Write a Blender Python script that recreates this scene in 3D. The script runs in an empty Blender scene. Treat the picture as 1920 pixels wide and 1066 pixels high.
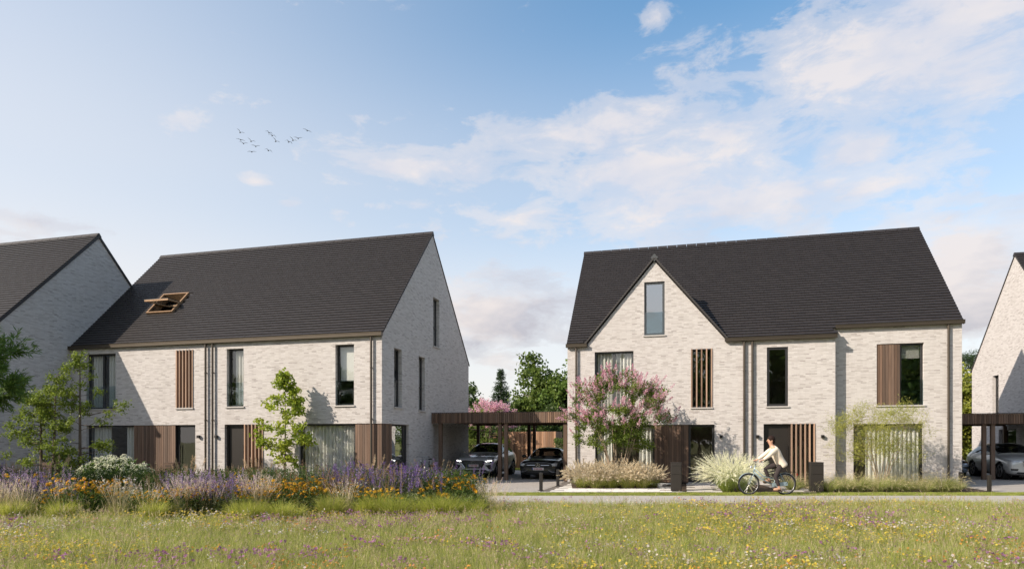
import bpy, bmesh, math, random
import numpy as np
from mathutils import Vector, Matrix

SC = bpy.context.scene
COL = SC.collection
rnd = random.Random(7)
npr = np.random.default_rng(11)
R = math.radians

# ------------------------------------------------------------------ camera
cam_d = bpy.data.cameras.new('camera')
cam = bpy.data.objects.new('camera', cam_d)
COL.objects.link(cam)
cam.location = (0, 0, 1.70)
cam.rotation_euler = (R(90), 0, 0)
cam_d.sensor_width = 36.0
cam_d.lens = 36.0 * 1215 / 1920
cam_d.shift_y = (826 - 533) / 1920
cam_d.clip_start = 0.1
cam_d.clip_end = 3000
SC.camera = cam

# ------------------------------------------------------------------ light
SUN_DIR = Vector((0.708, 0.329, -0.49)).normalized()      # the way the light travels
SUN_EL = math.asin(-SUN_DIR.z)
SUN_AZ = math.atan2(-SUN_DIR.x, -SUN_DIR.y)               # clockwise from +Y
sd = bpy.data.lights.new('sun', 'SUN')
sd.energy = 4.7
sd.angle = R(0.55)
sd.color = (1.0, 0.875, 0.735)
sun = bpy.data.objects.new('sun', sd)
COL.objects.link(sun)
sun.rotation_euler = SUN_DIR.to_track_quat('-Z', 'Y').to_euler()
sun.location = (-30, -20, 30)

SC.view_settings.view_transform = 'Standard'
SC.view_settings.look = 'None'
SC.view_settings.gamma = 1
SC.view_settings.use_curve_mapping = False
SC.view_settings.exposure = 0.62

W = bpy.data.worlds.new('World')
SC.world = W
W.use_nodes = True
nt = W.node_tree
nt.nodes.clear()


def N(t, kind, **kw):
    n = t.nodes.new(kind)
    for k, v in kw.items():
        if k.startswith('i_'):
            n.inputs[k[2:]].default_value = v
        elif k.startswith('n_'):
            n.inputs[int(k[2:])].default_value = v
        else:
            setattr(n, k, v)
    return n


def MATH(t, op, a, b=None, c=None, clamp=False):
    n = t.nodes.new('ShaderNodeMath')
    n.operation = op
    n.use_clamp = clamp
    for i, v in enumerate((a, b, c)):
        if v is None:
            continue
        if isinstance(v, (int, float)):
            n.inputs[i].default_value = v
        else:
            t.links.new(v, n.inputs[i])
    return n.outputs[0]


def RAMP(t, fac, stops, mode='LINEAR'):
    n = t.nodes.new('ShaderNodeValToRGB')
    n.color_ramp.interpolation = mode
    e = n.color_ramp.elements
    while len(e) < len(stops):
        e.new(0.5)
    for i, (p, c) in enumerate(stops):
        e[i].position = p
        e[i].color = (c, c, c, 1) if isinstance(c, (int, float)) else (*c[:3], 1)
    t.links.new(fac, n.inputs[0])
    return n.outputs[0]


def MIX(t, fac, a, b, mode='MIX'):
    n = t.nodes.new('ShaderNodeMix')
    n.data_type = 'RGBA'
    n.blend_type = mode
    n.clamp_factor = True
    for s, v in ((n.inputs[0], fac), (n.inputs[6], a), (n.inputs[7], b)):
        if isinstance(v, (int, float)):
            s.default_value = v
        elif isinstance(v, (tuple, list)):
            s.default_value = (*v[:3], 1)
        else:
            t.links.new(v, s)
    return n.outputs[2]


# sky: physical sky, pale haze low down and towards the sun, broken clouds drifting over it
SKY_STRENGTH = 0.15
inv = 1.0 / SKY_STRENGTH
sky = N(nt, 'ShaderNodeTexSky', sky_type='NISHITA', sun_disc=False)
sky.sun_elevation = SUN_EL
sky.sun_rotation = SUN_AZ
sky.altitude = 0
sky.air_density = 1.0
sky.dust_density = 0.8
sky.ozone_density = 2.0
geo = N(nt, 'ShaderNodeTexCoord')
sep = N(nt, 'ShaderNodeSeparateXYZ')
nt.links.new(geo.outputs['Generated'], sep.inputs[0])
el = MATH(nt, 'ARCSINE', sep.outputs[2])
az = MATH(nt, 'ARCTAN2', sep.outputs[0], sep.outputs[1])
ang = N(nt, 'ShaderNodeCombineXYZ')
nt.links.new(az, ang.inputs[0]); nt.links.new(el, ang.inputs[1])


def cloud(scale, off, detail, rough, squash, dist=0.25):
    mp = N(nt, 'ShaderNodeMapping')
    mp.inputs['Location'].default_value = off
    mp.inputs['Rotation'].default_value = (0, R(-9), 0)
    mp.inputs['Scale'].default_value = (scale, scale, scale * squash)
    nt.links.new(geo.outputs['Generated'], mp.inputs[0])
    nz = N(nt, 'ShaderNodeTexNoise')
    nz.inputs['Scale'].default_value = 1.0
    nz.inputs['Detail'].default_value = detail
    nz.inputs['Roughness'].default_value = rough
    nz.inputs['Distortion'].default_value = dist
    nt.links.new(mp.outputs[0], nz.inputs['Vector'])
    return nz.outputs[0]


def bank(a, e, ra, re, amp):
    """one cloud bank: centre and reach in azimuth and elevation (radians)"""
    mp = N(nt, 'ShaderNodeMapping')
    mp.inputs['Location'].default_value = (-a / ra, -e / re, 0)
    mp.inputs['Scale'].default_value = (1 / ra, 1 / re, 1)
    nt.links.new(ang.outputs[0], mp.inputs[0])
    ln = N(nt, 'ShaderNodeVectorMath', operation='LENGTH')
    nt.links.new(mp.outputs[0], ln.inputs[0])
    return MATH(nt, 'MULTIPLY', RAMP(nt, MATH(nt, 'MULTIPLY', ln.outputs['Value'], 0.5), [(0.0, 1.0), (0.5, 0.35), (1.0, 0.0)], 'EASE'), amp)


c_big = cloud(4.2, (3.7, 1.9, 5.0), 3, 0.5, 2.2)
c_fine = cloud(10.5, (8.4, 2.2, 1.0), 10, 0.64, 2.5, 0.3)
tot = MATH(nt, 'MULTIPLY_ADD', c_fine, 0.70, MATH(nt, 'MULTIPLY', c_big, 0.30))
for b_ in [(0.485, 0.469, 0.189, 0.062, 0.26),
           (0.404, 0.525, 0.106, 0.033, 0.12),
           (0.605, 0.451, 0.112, 0.064, 0.18),
           (0.219, 0.575, 0.039, 0.022, 0.22),
           (0.033, 0.432, 0.154, 0.037, 0.24),
           (0.139, 0.456, 0.064, 0.017, 0.16),
           (-0.179, 0.392, 0.122, 0.023, 0.20),
           (0.219, 0.379, 0.114, 0.051, 0.25),
           (0.485, 0.375, 0.032, 0.018, 0.22),
           (0.547, 0.335, 0.074, 0.028, 0.18),
           (0.404, 0.342, 0.100, 0.020, 0.14),
           (-0.033, 0.192, 0.131, 0.047, 0.30),
           (0.016, 0.330, 0.139, 0.025, 0.14),
           (0.605, 0.230, 0.079, 0.051, 0.26),
           (0.605, 0.158, 0.064, 0.039, 0.34),
           (0.616, 0.279, 0.058, 0.011, 0.10),
           (-0.376, 0.356, 0.032, 0.009, 0.22),
           (-0.333, 0.334, 0.030, 0.008, 0.16),
           (-0.478, 0.414, 0.040, 0.018, 0.10),
           (-0.638, 0.265, 0.061, 0.015, 0.18),
           (-0.219, 0.341, 0.048, 0.011, 0.14),
           (0.311, 0.308, 0.206, 0.032, 0.12)]:
    tot = MATH(nt, 'ADD', tot, bank(*b_[:4], b_[4] * (1.3 if b_[1] < 0.42 else 1.02)))
ccore = RAMP(nt, tot, [(0.565, 0.0), (0.66, 0.40), (0.80, 0.80)], 'EASE')
c_sh = cloud(7.0, (1.4, 7.7, 3.0), 5, 0.55, 2.2)
low_ = RAMP(nt, el, [(0.12, 0.0), (0.34, 1.0)])
lit = MIX(nt, low_, (0.84, 0.74, 0.70), (0.93, 0.85, 0.82))
shd = MIX(nt, low_, (0.44, 0.42, 0.475), (0.74, 0.74, 0.81))
ccol = MIX(nt, RAMP(nt, c_sh, [(0.38, 0.0), (0.60, 1.0)]), shd, lit)
hz = RAMP(nt, sep.outputs[2], [(0.0, 0.93), (0.16, 0.80), (0.34, 0.40), (0.58, 0.04)], 'EASE')
# paler towards the sun's side of the sky
sunside = MATH(nt, 'MULTIPLY_ADD', sep.outputs[0], -0.453, MATH(nt, 'MULTIPLY_ADD', sep.outputs[1], -0.21, 0.5))
glare = RAMP(nt, sunside, [(0.20, 0.02), (0.68, 0.50)], 'EASE')
hz2 = MATH(nt, 'SUBTRACT', 1.0, MATH(nt, 'MULTIPLY', MATH(nt, 'SUBTRACT', 1.0, hz), MATH(nt, 'SUBTRACT', 1.0, glare)))
sat = N(nt, 'ShaderNodeHueSaturation')
sat.inputs['Saturation'].default_value = 1.25
sat.inputs['Hue'].default_value = 0.488
nt.links.new(sky.outputs[0], sat.inputs['Color'])
skyh = MIX(nt, hz2, sat.outputs[0], (0.605 * inv, 0.575 * inv, 0.562 * inv))
csc = MIX(nt, 1.0, ccol, (0.66 * inv, 0.66 * inv, 0.66 * inv), 'MULTIPLY')
skyc = MIX(nt, ccore, skyh, csc)
bg = N(nt, 'ShaderNodeBackground')
bg.inputs[1].default_value = SKY_STRENGTH
nt.links.new(skyc, bg.inputs[0])
wo = N(nt, 'ShaderNodeOutputWorld')
nt.links.new(bg.outputs[0], wo.inputs[0])

# ------------------------------------------------------------------ helpers
AZ = R(14.9)
U = Vector((math.cos(AZ), -math.sin(AZ), 0))
V = Vector((math.sin(AZ), math.cos(AZ), 0))
OC = Vector((2.33, 27.2, 0))


def loc(s, d, z=0, o=None):
    """a point given along (s) and behind (d) the right house's front wall"""
    return (o or OC) + U * s + V * d + Vector((0, 0, z))


def tag(o, label=None, cat=None, group=None, kind=None):
    if label: o['label'] = label
    if cat: o['category'] = cat
    if group: o['group'] = group
    if kind: o['kind'] = kind
    return o


def empty(name, location=(0, 0, 0), rz=0.0, parent=None):
    o = bpy.data.objects.new(name, None)
    COL.objects.link(o)
    o.location = location
    o.rotation_euler = (0, 0, rz)
    o.empty_display_size = 0.2
    if parent: o.parent = parent
    return o


class MB:
    """collects boxes, bars, tubes and loose polygons, then links them as one mesh object"""
    def __init__(self):
        self.v = []; self.f = []; self.m = []; self.c = []

    def add(self, vs, fs, mi=0, col=None):
        b = len(self.v)
        self.v.extend([tuple(p) for p in vs])
        for q in fs:
            self.f.append(tuple(b + i for i in q)); self.m.append(mi); self.c.append(col)
        return self

    def box(self, x0, x1, y0, y1, z0, z1, mi=0, P=None, col=None):
        vs = [(x, y, z) for z in (z0, z1) for y in (y0, y1) for x in (x0, x1)]
        if P: vs = [P(*p) for p in vs]
        fs = [(0, 2, 3, 1), (4, 5, 7, 6), (0, 1, 5, 4), (2, 6, 7, 3), (0, 4, 6, 2), (1, 3, 7, 5)]
        return self.add(vs, fs, mi, col)

    def bar(self, a, b, w, h=None, mi=0, col=None, up=(0, 0, 1)):
        a, b = Vector(a), Vector(b)
        h = h or w
        d = (b - a).normalized()
        upv = Vector(up)
        if abs(d.dot(upv)) > 0.95: upv = Vector((0, 1, 0))
        x = d.cross(upv).normalized() * w / 2
        y = x.cross(d).normalized() * h / 2
        vs = [a - x - y, a + x - y, a + x + y, a - x + y, b - x - y, b + x - y, b + x + y, b - x + y]
        return self.add(vs, [(3, 2, 1, 0), (4, 5, 6, 7), (0, 1, 5, 4), (1, 2, 6, 5), (2, 3, 7, 6), (3, 0, 4, 7)], mi, col)

    def tube(self, pts, rad, n=8, mi=0, cap=True, col=None):
        pts = [Vector(p) for p in pts]
        if not hasattr(rad, '__len__'): rad = [rad] * len(pts)
        vs = []; fs = []
        ref = None
        for i, p in enumerate(pts):
            d = (pts[min(i + 1, len(pts) - 1)] - pts[max(i - 1, 0)])
            d = d.normalized() if d.length > 1e-9 else Vector((0, 0, 1))
            if ref is None:
                ref = Vector((1, 0, 0)) if abs(d.x) < 0.8 else Vector((0, 1, 0))
            x = (ref - d * ref.dot(d)).normalized()
            y = d.cross(x)
            ref = x
            for k in range(n):
                t = 2 * math.pi * k / n
                vs.append(p + (x * math.cos(t) + y * math.sin(t)) * rad[i])
        for i in range(len(pts) - 1):
            for k in range(n):
                a = i * n + k; b = i * n + (k + 1) % n
                fs.append((a, b, b + n, a + n))
        if cap:
            fs.append(tuple(range(n))[::-1]); fs.append(tuple(range((len(pts) - 1) * n, len(pts) * n)))
        return self.add(vs, fs, mi, col)

    def disc(self, c, r, axis, n=20, depth=0.02, mi=0, r2=None):
        a = Vector(axis).normalized()
        c = Vector(c)
        return self.tube([c - a * depth / 2, c + a * depth / 2], [r, r2 if r2 is not None else r], n, mi)

    def torus(self, c, r, t, axis, n=28, m=8, mi=0, sx=1.0, sy=1.0):
        a = Vector(axis).normalized()
        ref = Vector((0, 0, 1)) if abs(a.z) < 0.9 else Vector((1, 0, 0))
        x = (ref - a * ref.dot(a)).normalized(); y = a.cross(x); c = Vector(c)
        vs = []; fs = []
        for i in range(n):
            th = 2 * math.pi * i / n
            rd = x * math.cos(th) * sx + y * math.sin(th) * sy
            for j in range(m):
                ph = 2 * math.pi * j / m
                vs.append(c + rd * (r + t * math.cos(ph)) + a * t * math.sin(ph))
        for i in range(n):
            for j in range(m):
                fs.append((i * m + j, i * m + (j + 1) % m, ((i + 1) % n) * m + (j + 1) % m, ((i + 1) % n) * m + j))
        return self.add(vs, fs, mi)

    def ball(self, c, rx, ry, rz, n=12, m=8, mi=0):
        vs = []; fs = []
        c = Vector(c)
        for i in range(m + 1):
            t = math.pi * i / m
            for k in range(n):
                p = 2 * math.pi * k / n
                vs.append(c + Vector((rx * math.sin(t) * math.cos(p), ry * math.sin(t) * math.sin(p), rz * math.cos(t))))
        for i in range(m):
            for k in range(n):
                fs.append((i * n + k, (i + 1) * n + k, (i + 1) * n + (k + 1) % n, i * n + (k + 1) % n))
        return self.add(vs, fs, mi)

    def mesh(self, name, mats, smooth=False, fix=True):
        me = bpy.data.meshes.new(name)
        me.from_pydata(self.v, [], self.f)
        if not isinstance(mats, (list, tuple)): mats = [mats]
        for m in mats: me.materials.append(m)
        me.polygons.foreach_set('material_index', self.m)
        if any(c is not None for c in self.c):
            at = me.color_attributes.new('Col', 'FLOAT_COLOR', 'CORNER')
            arr = np.ones((len(me.loops), 4), np.float32)
            i = 0
            for q, c in zip(self.f, self.c):
                if c is not None: arr[i:i + len(q), :3] = c
                i += len(q)
            at.data.foreach_set('color', arr.ravel())
        if fix:
            bm = bmesh.new(); bm.from_mesh(me)
            bmesh.ops.recalc_face_normals(bm, faces=bm.faces)
            bm.to_mesh(me); bm.free()
        if smooth:
            me.polygons.foreach_set('use_smooth', [True] * len(me.polygons))
        me.update()
        return me

    def build(self, name, mats, parent=None, smooth=False, fix=True, at=None, rz=0.0):
        o = bpy.data.objects.new(name, self.mesh(name, mats, smooth, fix))
        COL.objects.link(o)
        if parent: o.parent = parent
        if at is not None: o.location = at
        o.rotation_euler = (0, 0, rz)
        return o


def link(name, me, parent=None, at=None, mat=None):
    o = bpy.data.objects.new(name, me)
    COL.objects.link(o)
    if parent: o.parent = parent
    if mat is not None: o.matrix_local = mat
    elif at is not None: o.location = at
    return o


def copy_tree(o, parent=None):
    c = o.copy(); COL.objects.link(c)
    c.parent = parent
    for ch in list(o.children): copy_tree(ch, c)
    return c


def bevel(o, w=0.01, seg=2):
    m = o.modifiers.new('bevel', 'BEVEL'); m.width = w; m.segments = seg; m.limit_method = 'ANGLE'; m.angle_limit = R(40)
    return o
# ------------------------------------------------------------------ materials
M = {}


def new_mat(name):
    m = bpy.data.materials.new(name); m.use_nodes = True
    t = m.node_tree; t.nodes.clear()
    out = N(t, 'ShaderNodeOutputMaterial')
    p = N(t, 'ShaderNodeBsdfPrincipled')
    t.links.new(p.outputs[0], out.inputs[0])
    M[name] = m
    return m, t, p, out


def setc(t, p, v):
    if isinstance(v, (tuple, list)): p.inputs['Base Color'].default_value = (*v[:3], 1)
    else: t.links.new(v, p.inputs['Base Color'])


def noise(t, scale, detail=4, rough=0.55, vec=None, coord='Object', sc=None, rot=None):
    if vec is None:
        tc = N(t, 'ShaderNodeTexCoord'); vec = tc.outputs[coord]
    if sc is not None or rot is not None:
        mp = N(t, 'ShaderNodeMapping')
        if sc is not None: mp.inputs['Scale'].default_value = sc
        if rot is not None: mp.inputs['Rotation'].default_value = rot
        t.links.new(vec, mp.inputs[0]); vec = mp.outputs[0]
    n = N(t, 'ShaderNodeTexNoise')
    n.inputs['Scale'].default_value = scale; n.inputs['Detail'].default_value = detail; n.inputs['Roughness'].default_value = rough
    t.links.new(vec, n.inputs['Vector'])
    return n.outputs[0]


def bump(t, p, h, strength=0.3, dist=0.01):
    b = N(t, 'ShaderNodeBump'); b.inputs['Strength'].default_value = strength; b.inputs['Distance'].default_value = dist
    t.links.new(h, b.inputs['Height']); t.links.new(b.outputs[0], p.inputs['Normal'])


def simple(name, col, rough=0.5, metal=0.0, var=0.12, scale=6.0, spec=0.5, coat=0.0):
    m, t, p, o = new_mat(name)
    p.inputs['Roughness'].default_value = rough; p.inputs['Metallic'].default_value = metal
    p.inputs['Specular IOR Level'].default_value = spec
    if coat: p.inputs['Coat Weight'].default_value = coat; p.inputs['Coat Roughness'].default_value = 0.05
    if var:
        n = noise(t, scale, 5)
        c = MIX(t, n, tuple(x * (1 - var) for x in col), tuple(min(1, x * (1 + var)) for x in col))
        setc(t, p, c)
    else:
        setc(t, p, col)
    return m


# whitewashed long-format brick
def brick_mat(name):
    m, t, p, o = new_mat(name)
    tc = N(t, 'ShaderNodeTexCoord'); sp = N(t, 'ShaderNodeSeparateXYZ')
    t.links.new(tc.outputs['Object'], sp.inputs[0])
    uu = MATH(t, 'ADD', sp.outputs[0], sp.outputs[1])
    cb = N(t, 'ShaderNodeCombineXYZ'); t.links.new(uu, cb.inputs[0]); t.links.new(sp.outputs[2], cb.inputs[1])
    # hand-laid wobble
    wob = noise(t, 1.7, 2, vec=cb.outputs[0])
    wz = MATH(t, 'MULTIPLY_ADD', wob, 0.02, sp.outputs[2])
    cb2 = N(t, 'ShaderNodeCombineXYZ'); t.links.new(uu, cb2.inputs[0]); t.links.new(wz, cb2.inputs[1])
    br = N(t, 'ShaderNodeTexBrick')
    br.offset = 0.37; br.offset_frequency = 2
    for k, v in (('Scale', 1.0), ('Mortar Size', 0.006), ('Mortar Smooth', 0.4), ('Bias', 0.0), ('Brick Width', 0.205), ('Row Height', 0.050)):
        br.inputs[k].default_value = v
    br.inputs['Color1'].default_value = (0, 0, 0, 1); br.inputs['Color2'].default_value = (1, 1, 1, 1); br.inputs['Mortar'].default_value = (0.5, 0.5, 0.5, 1)
    t.links.new(cb2.outputs[0], br.inputs['Vector'])
    tone = RAMP(t, br.outputs['Color'], [(0.0, (0.31, 0.283, 0.272)), (0.09, (0.43, 0.402, 0.388)), (0.45, (0.52, 0.493, 0.478)), (1.0, (0.59, 0.565, 0.55))])
    # limewash: long horizontal streaks and pale patches
    st = noise(t, 1.0, 6, 0.65, vec=cb.outputs[0], sc=(3.4, 22, 1))
    st2 = RAMP(t, st, [(0.38, 0.0), (0.66, 1.0)])
    c1 = MIX(t, MATH(t, 'MULTIPLY', st2, 0.25), tone, (0.61, 0.585, 0.57))
    # scattered dark headers
    dk = noise(t, 1.0, 3, 0.5, vec=cb.outputs[0], sc=(10.5, 34, 1))
    dkm = RAMP(t, dk, [(0.665, 0.0), (0.71, 1.0)])
    c2 = MIX(t, MATH(t, 'MULTIPLY', dkm, 0.55), c1, (0.18, 0.155, 0.145))
    dk3 = noise(t, 1.0, 2, 0.5, vec=cb.outputs[0], sc=(6.0, 32, 1))
    dkm3 = RAMP(t, dk3, [(0.60, 0.0), (0.72, 1.0)])
    c2 = MIX(t, MATH(t, 'MULTIPLY', dkm3, 0.20), c2, (0.30, 0.265, 0.24))
    blot = noise(t, 0.45, 5, 0.6, vec=cb.outputs[0], sc=(1.6, 0.8, 1))
    c2 = MIX(t, MATH(t, 'MULTIPLY', RAMP(t, blot, [(0.45, 0.0), (0.75, 1.0)]), 0.20), c2, (0.36, 0.325, 0.305))
    run = noise(t, 1.0, 4, 0.6, vec=cb.outputs[0], sc=(7, 0.4, 1))
    c2 = MIX(t, MATH(t, 'MULTIPLY', RAMP(t, run, [(0.5, 0.0), (0.75, 1.0)]), 0.16), c2, (0.34, 0.31, 0.29))
    c3 = MIX(t, MATH(t, 'MULTIPLY', br.outputs['Fac'], 0.55), c2, (0.48, 0.46, 0.435))
    setc(t, p, c3)
    p.inputs['Roughness'].default_value = 0.9; p.inputs['Specular IOR Level'].default_value = 0.2
    gr = noise(t, 60, 4)
    hh = MATH(t, 'MULTIPLY_ADD', br.outputs['Fac'], -0.8, MATH(t, 'MULTIPLY_ADD', br.outputs['Color'], 0.5, gr))
    bump(t, p, hh, 0.75, 0.012)
    return m


brick_mat('brick')


def wood_mat(name, a, b, rough=0.65, sc=(14, 14, 0.9)):
    m, t, p, o = new_mat(name)
    oi = N(t, 'ShaderNodeObjectInfo')
    tc = N(t, 'ShaderNodeTexCoord')
    ad = N(t, 'ShaderNodeVectorMath', operation='ADD')
    t.links.new(tc.outputs['Object'], ad.inputs[0])
    sc10 = MATH(t, 'MULTIPLY', oi.outputs['Random'], 37.0)
    t.links.new(sc10, ad.inputs[1])
    g = noise(t, 1.0, 6, 0.6, vec=ad.outputs[0], sc=sc)
    c = MIX(t, RAMP(t, g, [(0.3, 0.0), (0.7, 1.0)]), a, b)
    v = MATH(t, 'MULTIPLY_ADD', oi.outputs['Random'], 0.75, 0.62)
    wn = N(t, 'ShaderNodeTexWhiteNoise', noise_dimensions='1D'); t.links.new(oi.outputs['Random'], wn.inputs['W'])
    c = MIX(t, MATH(t, 'MULTIPLY', wn.outputs['Value'], 0.35), c, tuple((sum(a) + sum(b)) / 6 * k for k in (1.2, 0.98, 0.82)))
    hs = N(t, 'ShaderNodeHueSaturation'); t.links.new(c, hs.inputs['Color']); t.links.new(v, hs.inputs['Value'])
    setc(t, p, hs.outputs[0])
    p.inputs['Roughness'].default_value = rough; p.inputs['Specular IOR Level'].default_value = 0.3
    bump(t, p, g, 0.3, 0.004)
    return m


wood_mat('board_wood', (0.095, 0.058, 0.040), (0.185, 0.115, 0.078))
wood_mat('slat_wood', (0.24, 0.150, 0.100), (0.37, 0.24, 0.165))
wood_mat('carport_wood', (0.10, 0.060, 0.040), (0.19, 0.118, 0.078))
wood_mat('fence_wood', (0.24, 0.125, 0.066), (0.40, 0.225, 0.125))
wood_mat('pine_wood', (0.30, 0.175, 0.09), (0.42, 0.26, 0.14))


def tile_mat(name):
    m, t, p, o = new_mat(name)
    oi = N(t, 'ShaderNodeObjectInfo')
    tc = N(t, 'ShaderNodeTexCoord')
    ad = N(t, 'ShaderNodeVectorMath', operation='ADD')
    t.links.new(tc.outputs['Object'], ad.inputs[0]); t.links.new(MATH(t, 'MULTIPLY', oi.outputs['Random'], 9.0), ad.inputs[1])
    n = noise(t, 2.6, 6, 0.65, vec=ad.outputs[0])
    at = N(t, 'ShaderNodeAttribute', attribute_name='tone')
    v = MATH(t, 'ADD', MATH(t, 'MULTIPLY', at.outputs['Fac'], 0.5), MATH(t, 'MULTIPLY', n, 0.5))
    setc(t, p, MIX(t, v, (0.0205, 0.0175, 0.0170), (0.029, 0.0248, 0.0240)))
    p.inputs['Roughness'].default_value = 0.55
    p.inputs['Specular IOR Level'].default_value = 0.4
    fine = noise(t, 40, 3)
    bump(t, p, fine, 0.15, 0.004)
    return m


tile_mat('roof_tile')
simple('deck', (0.018, 0.016, 0.016), 0.8)
simple('verge', (0.035, 0.031, 0.03), 0.6)
simple('zinc_bronze', (0.072, 0.058, 0.042), 0.42, 0.6, 0.15, 3)
simple('pipe_bronze', (0.085, 0.070, 0.055), 0.45, 0.5, 0.15, 3)
simple('stone_sill', (0.42, 0.40, 0.38), 0.7, 0, 0.12, 12)
simple('frame_dark', (0.022, 0.022, 0.023), 0.45, 0, 0.1)
simple('frame_grey', (0.055, 0.06, 0.063), 0.45, 0, 0.1)
simple('door_dark', (0.018, 0.015, 0.013), 0.4, 0, 0.15)
simple('black_metal', (0.012, 0.011, 0.011), 0.5, 0.2, 0.1)
simple('corten', (0.075, 0.042, 0.026), 0.8, 0, 0.35, 5)
simple('bronze_box', (0.026, 0.022, 0.0185), 0.5, 0.2, 0.15, 4)
simple('interior', (0.22, 0.19, 0.165), 0.9, 0, 0.1, 2)
simple('interior_floor', (0.17, 0.12, 0.08), 0.6, 0, 0.2, 3)
simple('blind', (0.6, 0.58, 0.55), 0.8, 0, 0.05)
simple('chrome', (0.75, 0.75, 0.75), 0.2, 1.0, 0)
simple('rubber', (0.012, 0.012, 0.012), 0.85, 0, 0.15, 20)
simple('black_plastic', (0.012, 0.012, 0.013), 0.5, 0, 0.1)
simple('alloy', (0.28, 0.28, 0.29), 0.35, 0.9, 0.05)
simple('plate_white', (0.72, 0.66, 0.66), 0.5, 0, 0.04)
simple('plate_red', (0.42, 0.05, 0.05), 0.5, 0, 0)
simple('plate_blue', (0.02, 0.05, 0.25), 0.5, 0, 0)
simple('upholstery', (0.10, 0.10, 0.105), 0.8, 0, 0.1)
simple('orange_lens', (0.55, 0.25, 0.05), 0.25, 0, 0)
simple('red_lens', (0.45, 0.02, 0.02), 0.25, 0, 0)
simple('lamp_lens', (0.55, 0.57, 0.6), 0.12, 0.3, 0, coat=1.0)


def paint(name, col, metal=0.5, rough=0.32):
    m, t, p, o = new_mat(name)
    fl = noise(t, 900, 2)
    setc(t, p, MIX(t, fl, tuple(x * 0.92 for x in col), tuple(min(1, x * 1.08) for x in col)))
    p.inputs['Metallic'].default_value = metal; p.inputs['Roughness'].default_value = rough
    p.inputs['Coat Weight'].default_value = 0.8; p.inputs['Coat Roughness'].default_value = 0.04
    return m


paint('paint_silver', (0.62, 0.63, 0.65), 0.12)
paint('paint_black', (0.016, 0.017, 0.018), 0.2)
paint('paint_blue', (0.36, 0.42, 0.52), 0.5)
paint('paint_white', (0.62, 0.62, 0.60), 0.25)
paint('bike_blue', (0.25, 0.33, 0.36), 0.1, 0.4)
paint('bike_black', (0.015, 0.015, 0.015), 0.1, 0.4)


def glow(name, col, s):
    m, t, p, o = new_mat(name)
    setc(t, p, (0.8, 0.8, 0.8))
    p.inputs['Emission Color'].default_value = (*col, 1); p.inputs['Emission Strength'].default_value = s
    return m


glow('lit_lamp', (1.0, 0.97, 0.92), 3.0)


def glass_mat(name, tint=(0.95, 0.965, 0.96), base=0.10, gain=0.85):
    m = bpy.data.materials.new(name); m.use_nodes = True; t = m.node_tree; t.nodes.clear(); M[name] = m
    out = N(t, 'ShaderNodeOutputMaterial')
    lw = N(t, 'ShaderNodeFresnel'); lw.inputs['IOR'].default_value = 1.55
    gm = N(t, 'ShaderNodeNewGeometry')
    f = MATH(t, 'MULTIPLY', MATH(t, 'MULTIPLY_ADD', lw.outputs[0], gain, base, clamp=True), MATH(t, 'SUBTRACT', 1.0, gm.outputs['Backfacing']))
    tr = N(t, 'ShaderNodeBsdfTransparent'); tr.inputs[0].default_value = (*tint, 1)
    gl = N(t, 'ShaderNodeBsdfGlossy'); gl.inputs['Roughness'].default_value = 0.012; gl.inputs['Color'].default_value = (0.92, 0.95, 0.97, 1)
    wv = noise(t, 1.1, 2, 0.4)
    b = N(t, 'ShaderNodeBump'); b.inputs['Strength'].default_value = 0.05; b.inputs['Distance'].default_value = 0.05
    t.links.new(wv, b.inputs['Height']); t.links.new(b.outputs[0], gl.inputs['Normal'])
    mx = N(t, 'ShaderNodeMixShader')
    t.links.new(f, mx.inputs[0]); t.links.new(tr.outputs[0], mx.inputs[1]); t.links.new(gl.outputs[0], mx.inputs[2]); t.links.new(mx.outputs[0], out.inputs[0])
    return m


glass_mat('glass', base=0.06, gain=1.2)
glass_mat('glass_sky', base=0.42, gain=1.2)
glass_mat('guard_glass', (0.80, 0.85, 0.86), 0.05, 1.0)
glass_mat('car_glass', (0.32, 0.34, 0.35), 0.03, 0.9)


def curtain_mat(name, col):
    m, t, p, o = new_mat(name)
    setc(t, p, col); p.inputs['Roughness'].default_value = 0.9; p.inputs['Specular IOR Level'].default_value = 0.1
    tl = N(t, 'ShaderNodeBsdfTranslucent'); tl.inputs[0].default_value = (*col, 1)
    mx = N(t, 'ShaderNodeMixShader'); mx.inputs[0].default_value = 0.25
    t.links.new(p.outputs[0], mx.inputs[1]); t.links.new(tl.outputs[0], mx.inputs[2]); t.links.new(mx.outputs[0], o.inputs[0])
    return m


curtain_mat('curtain', (0.80, 0.775, 0.73))


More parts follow.
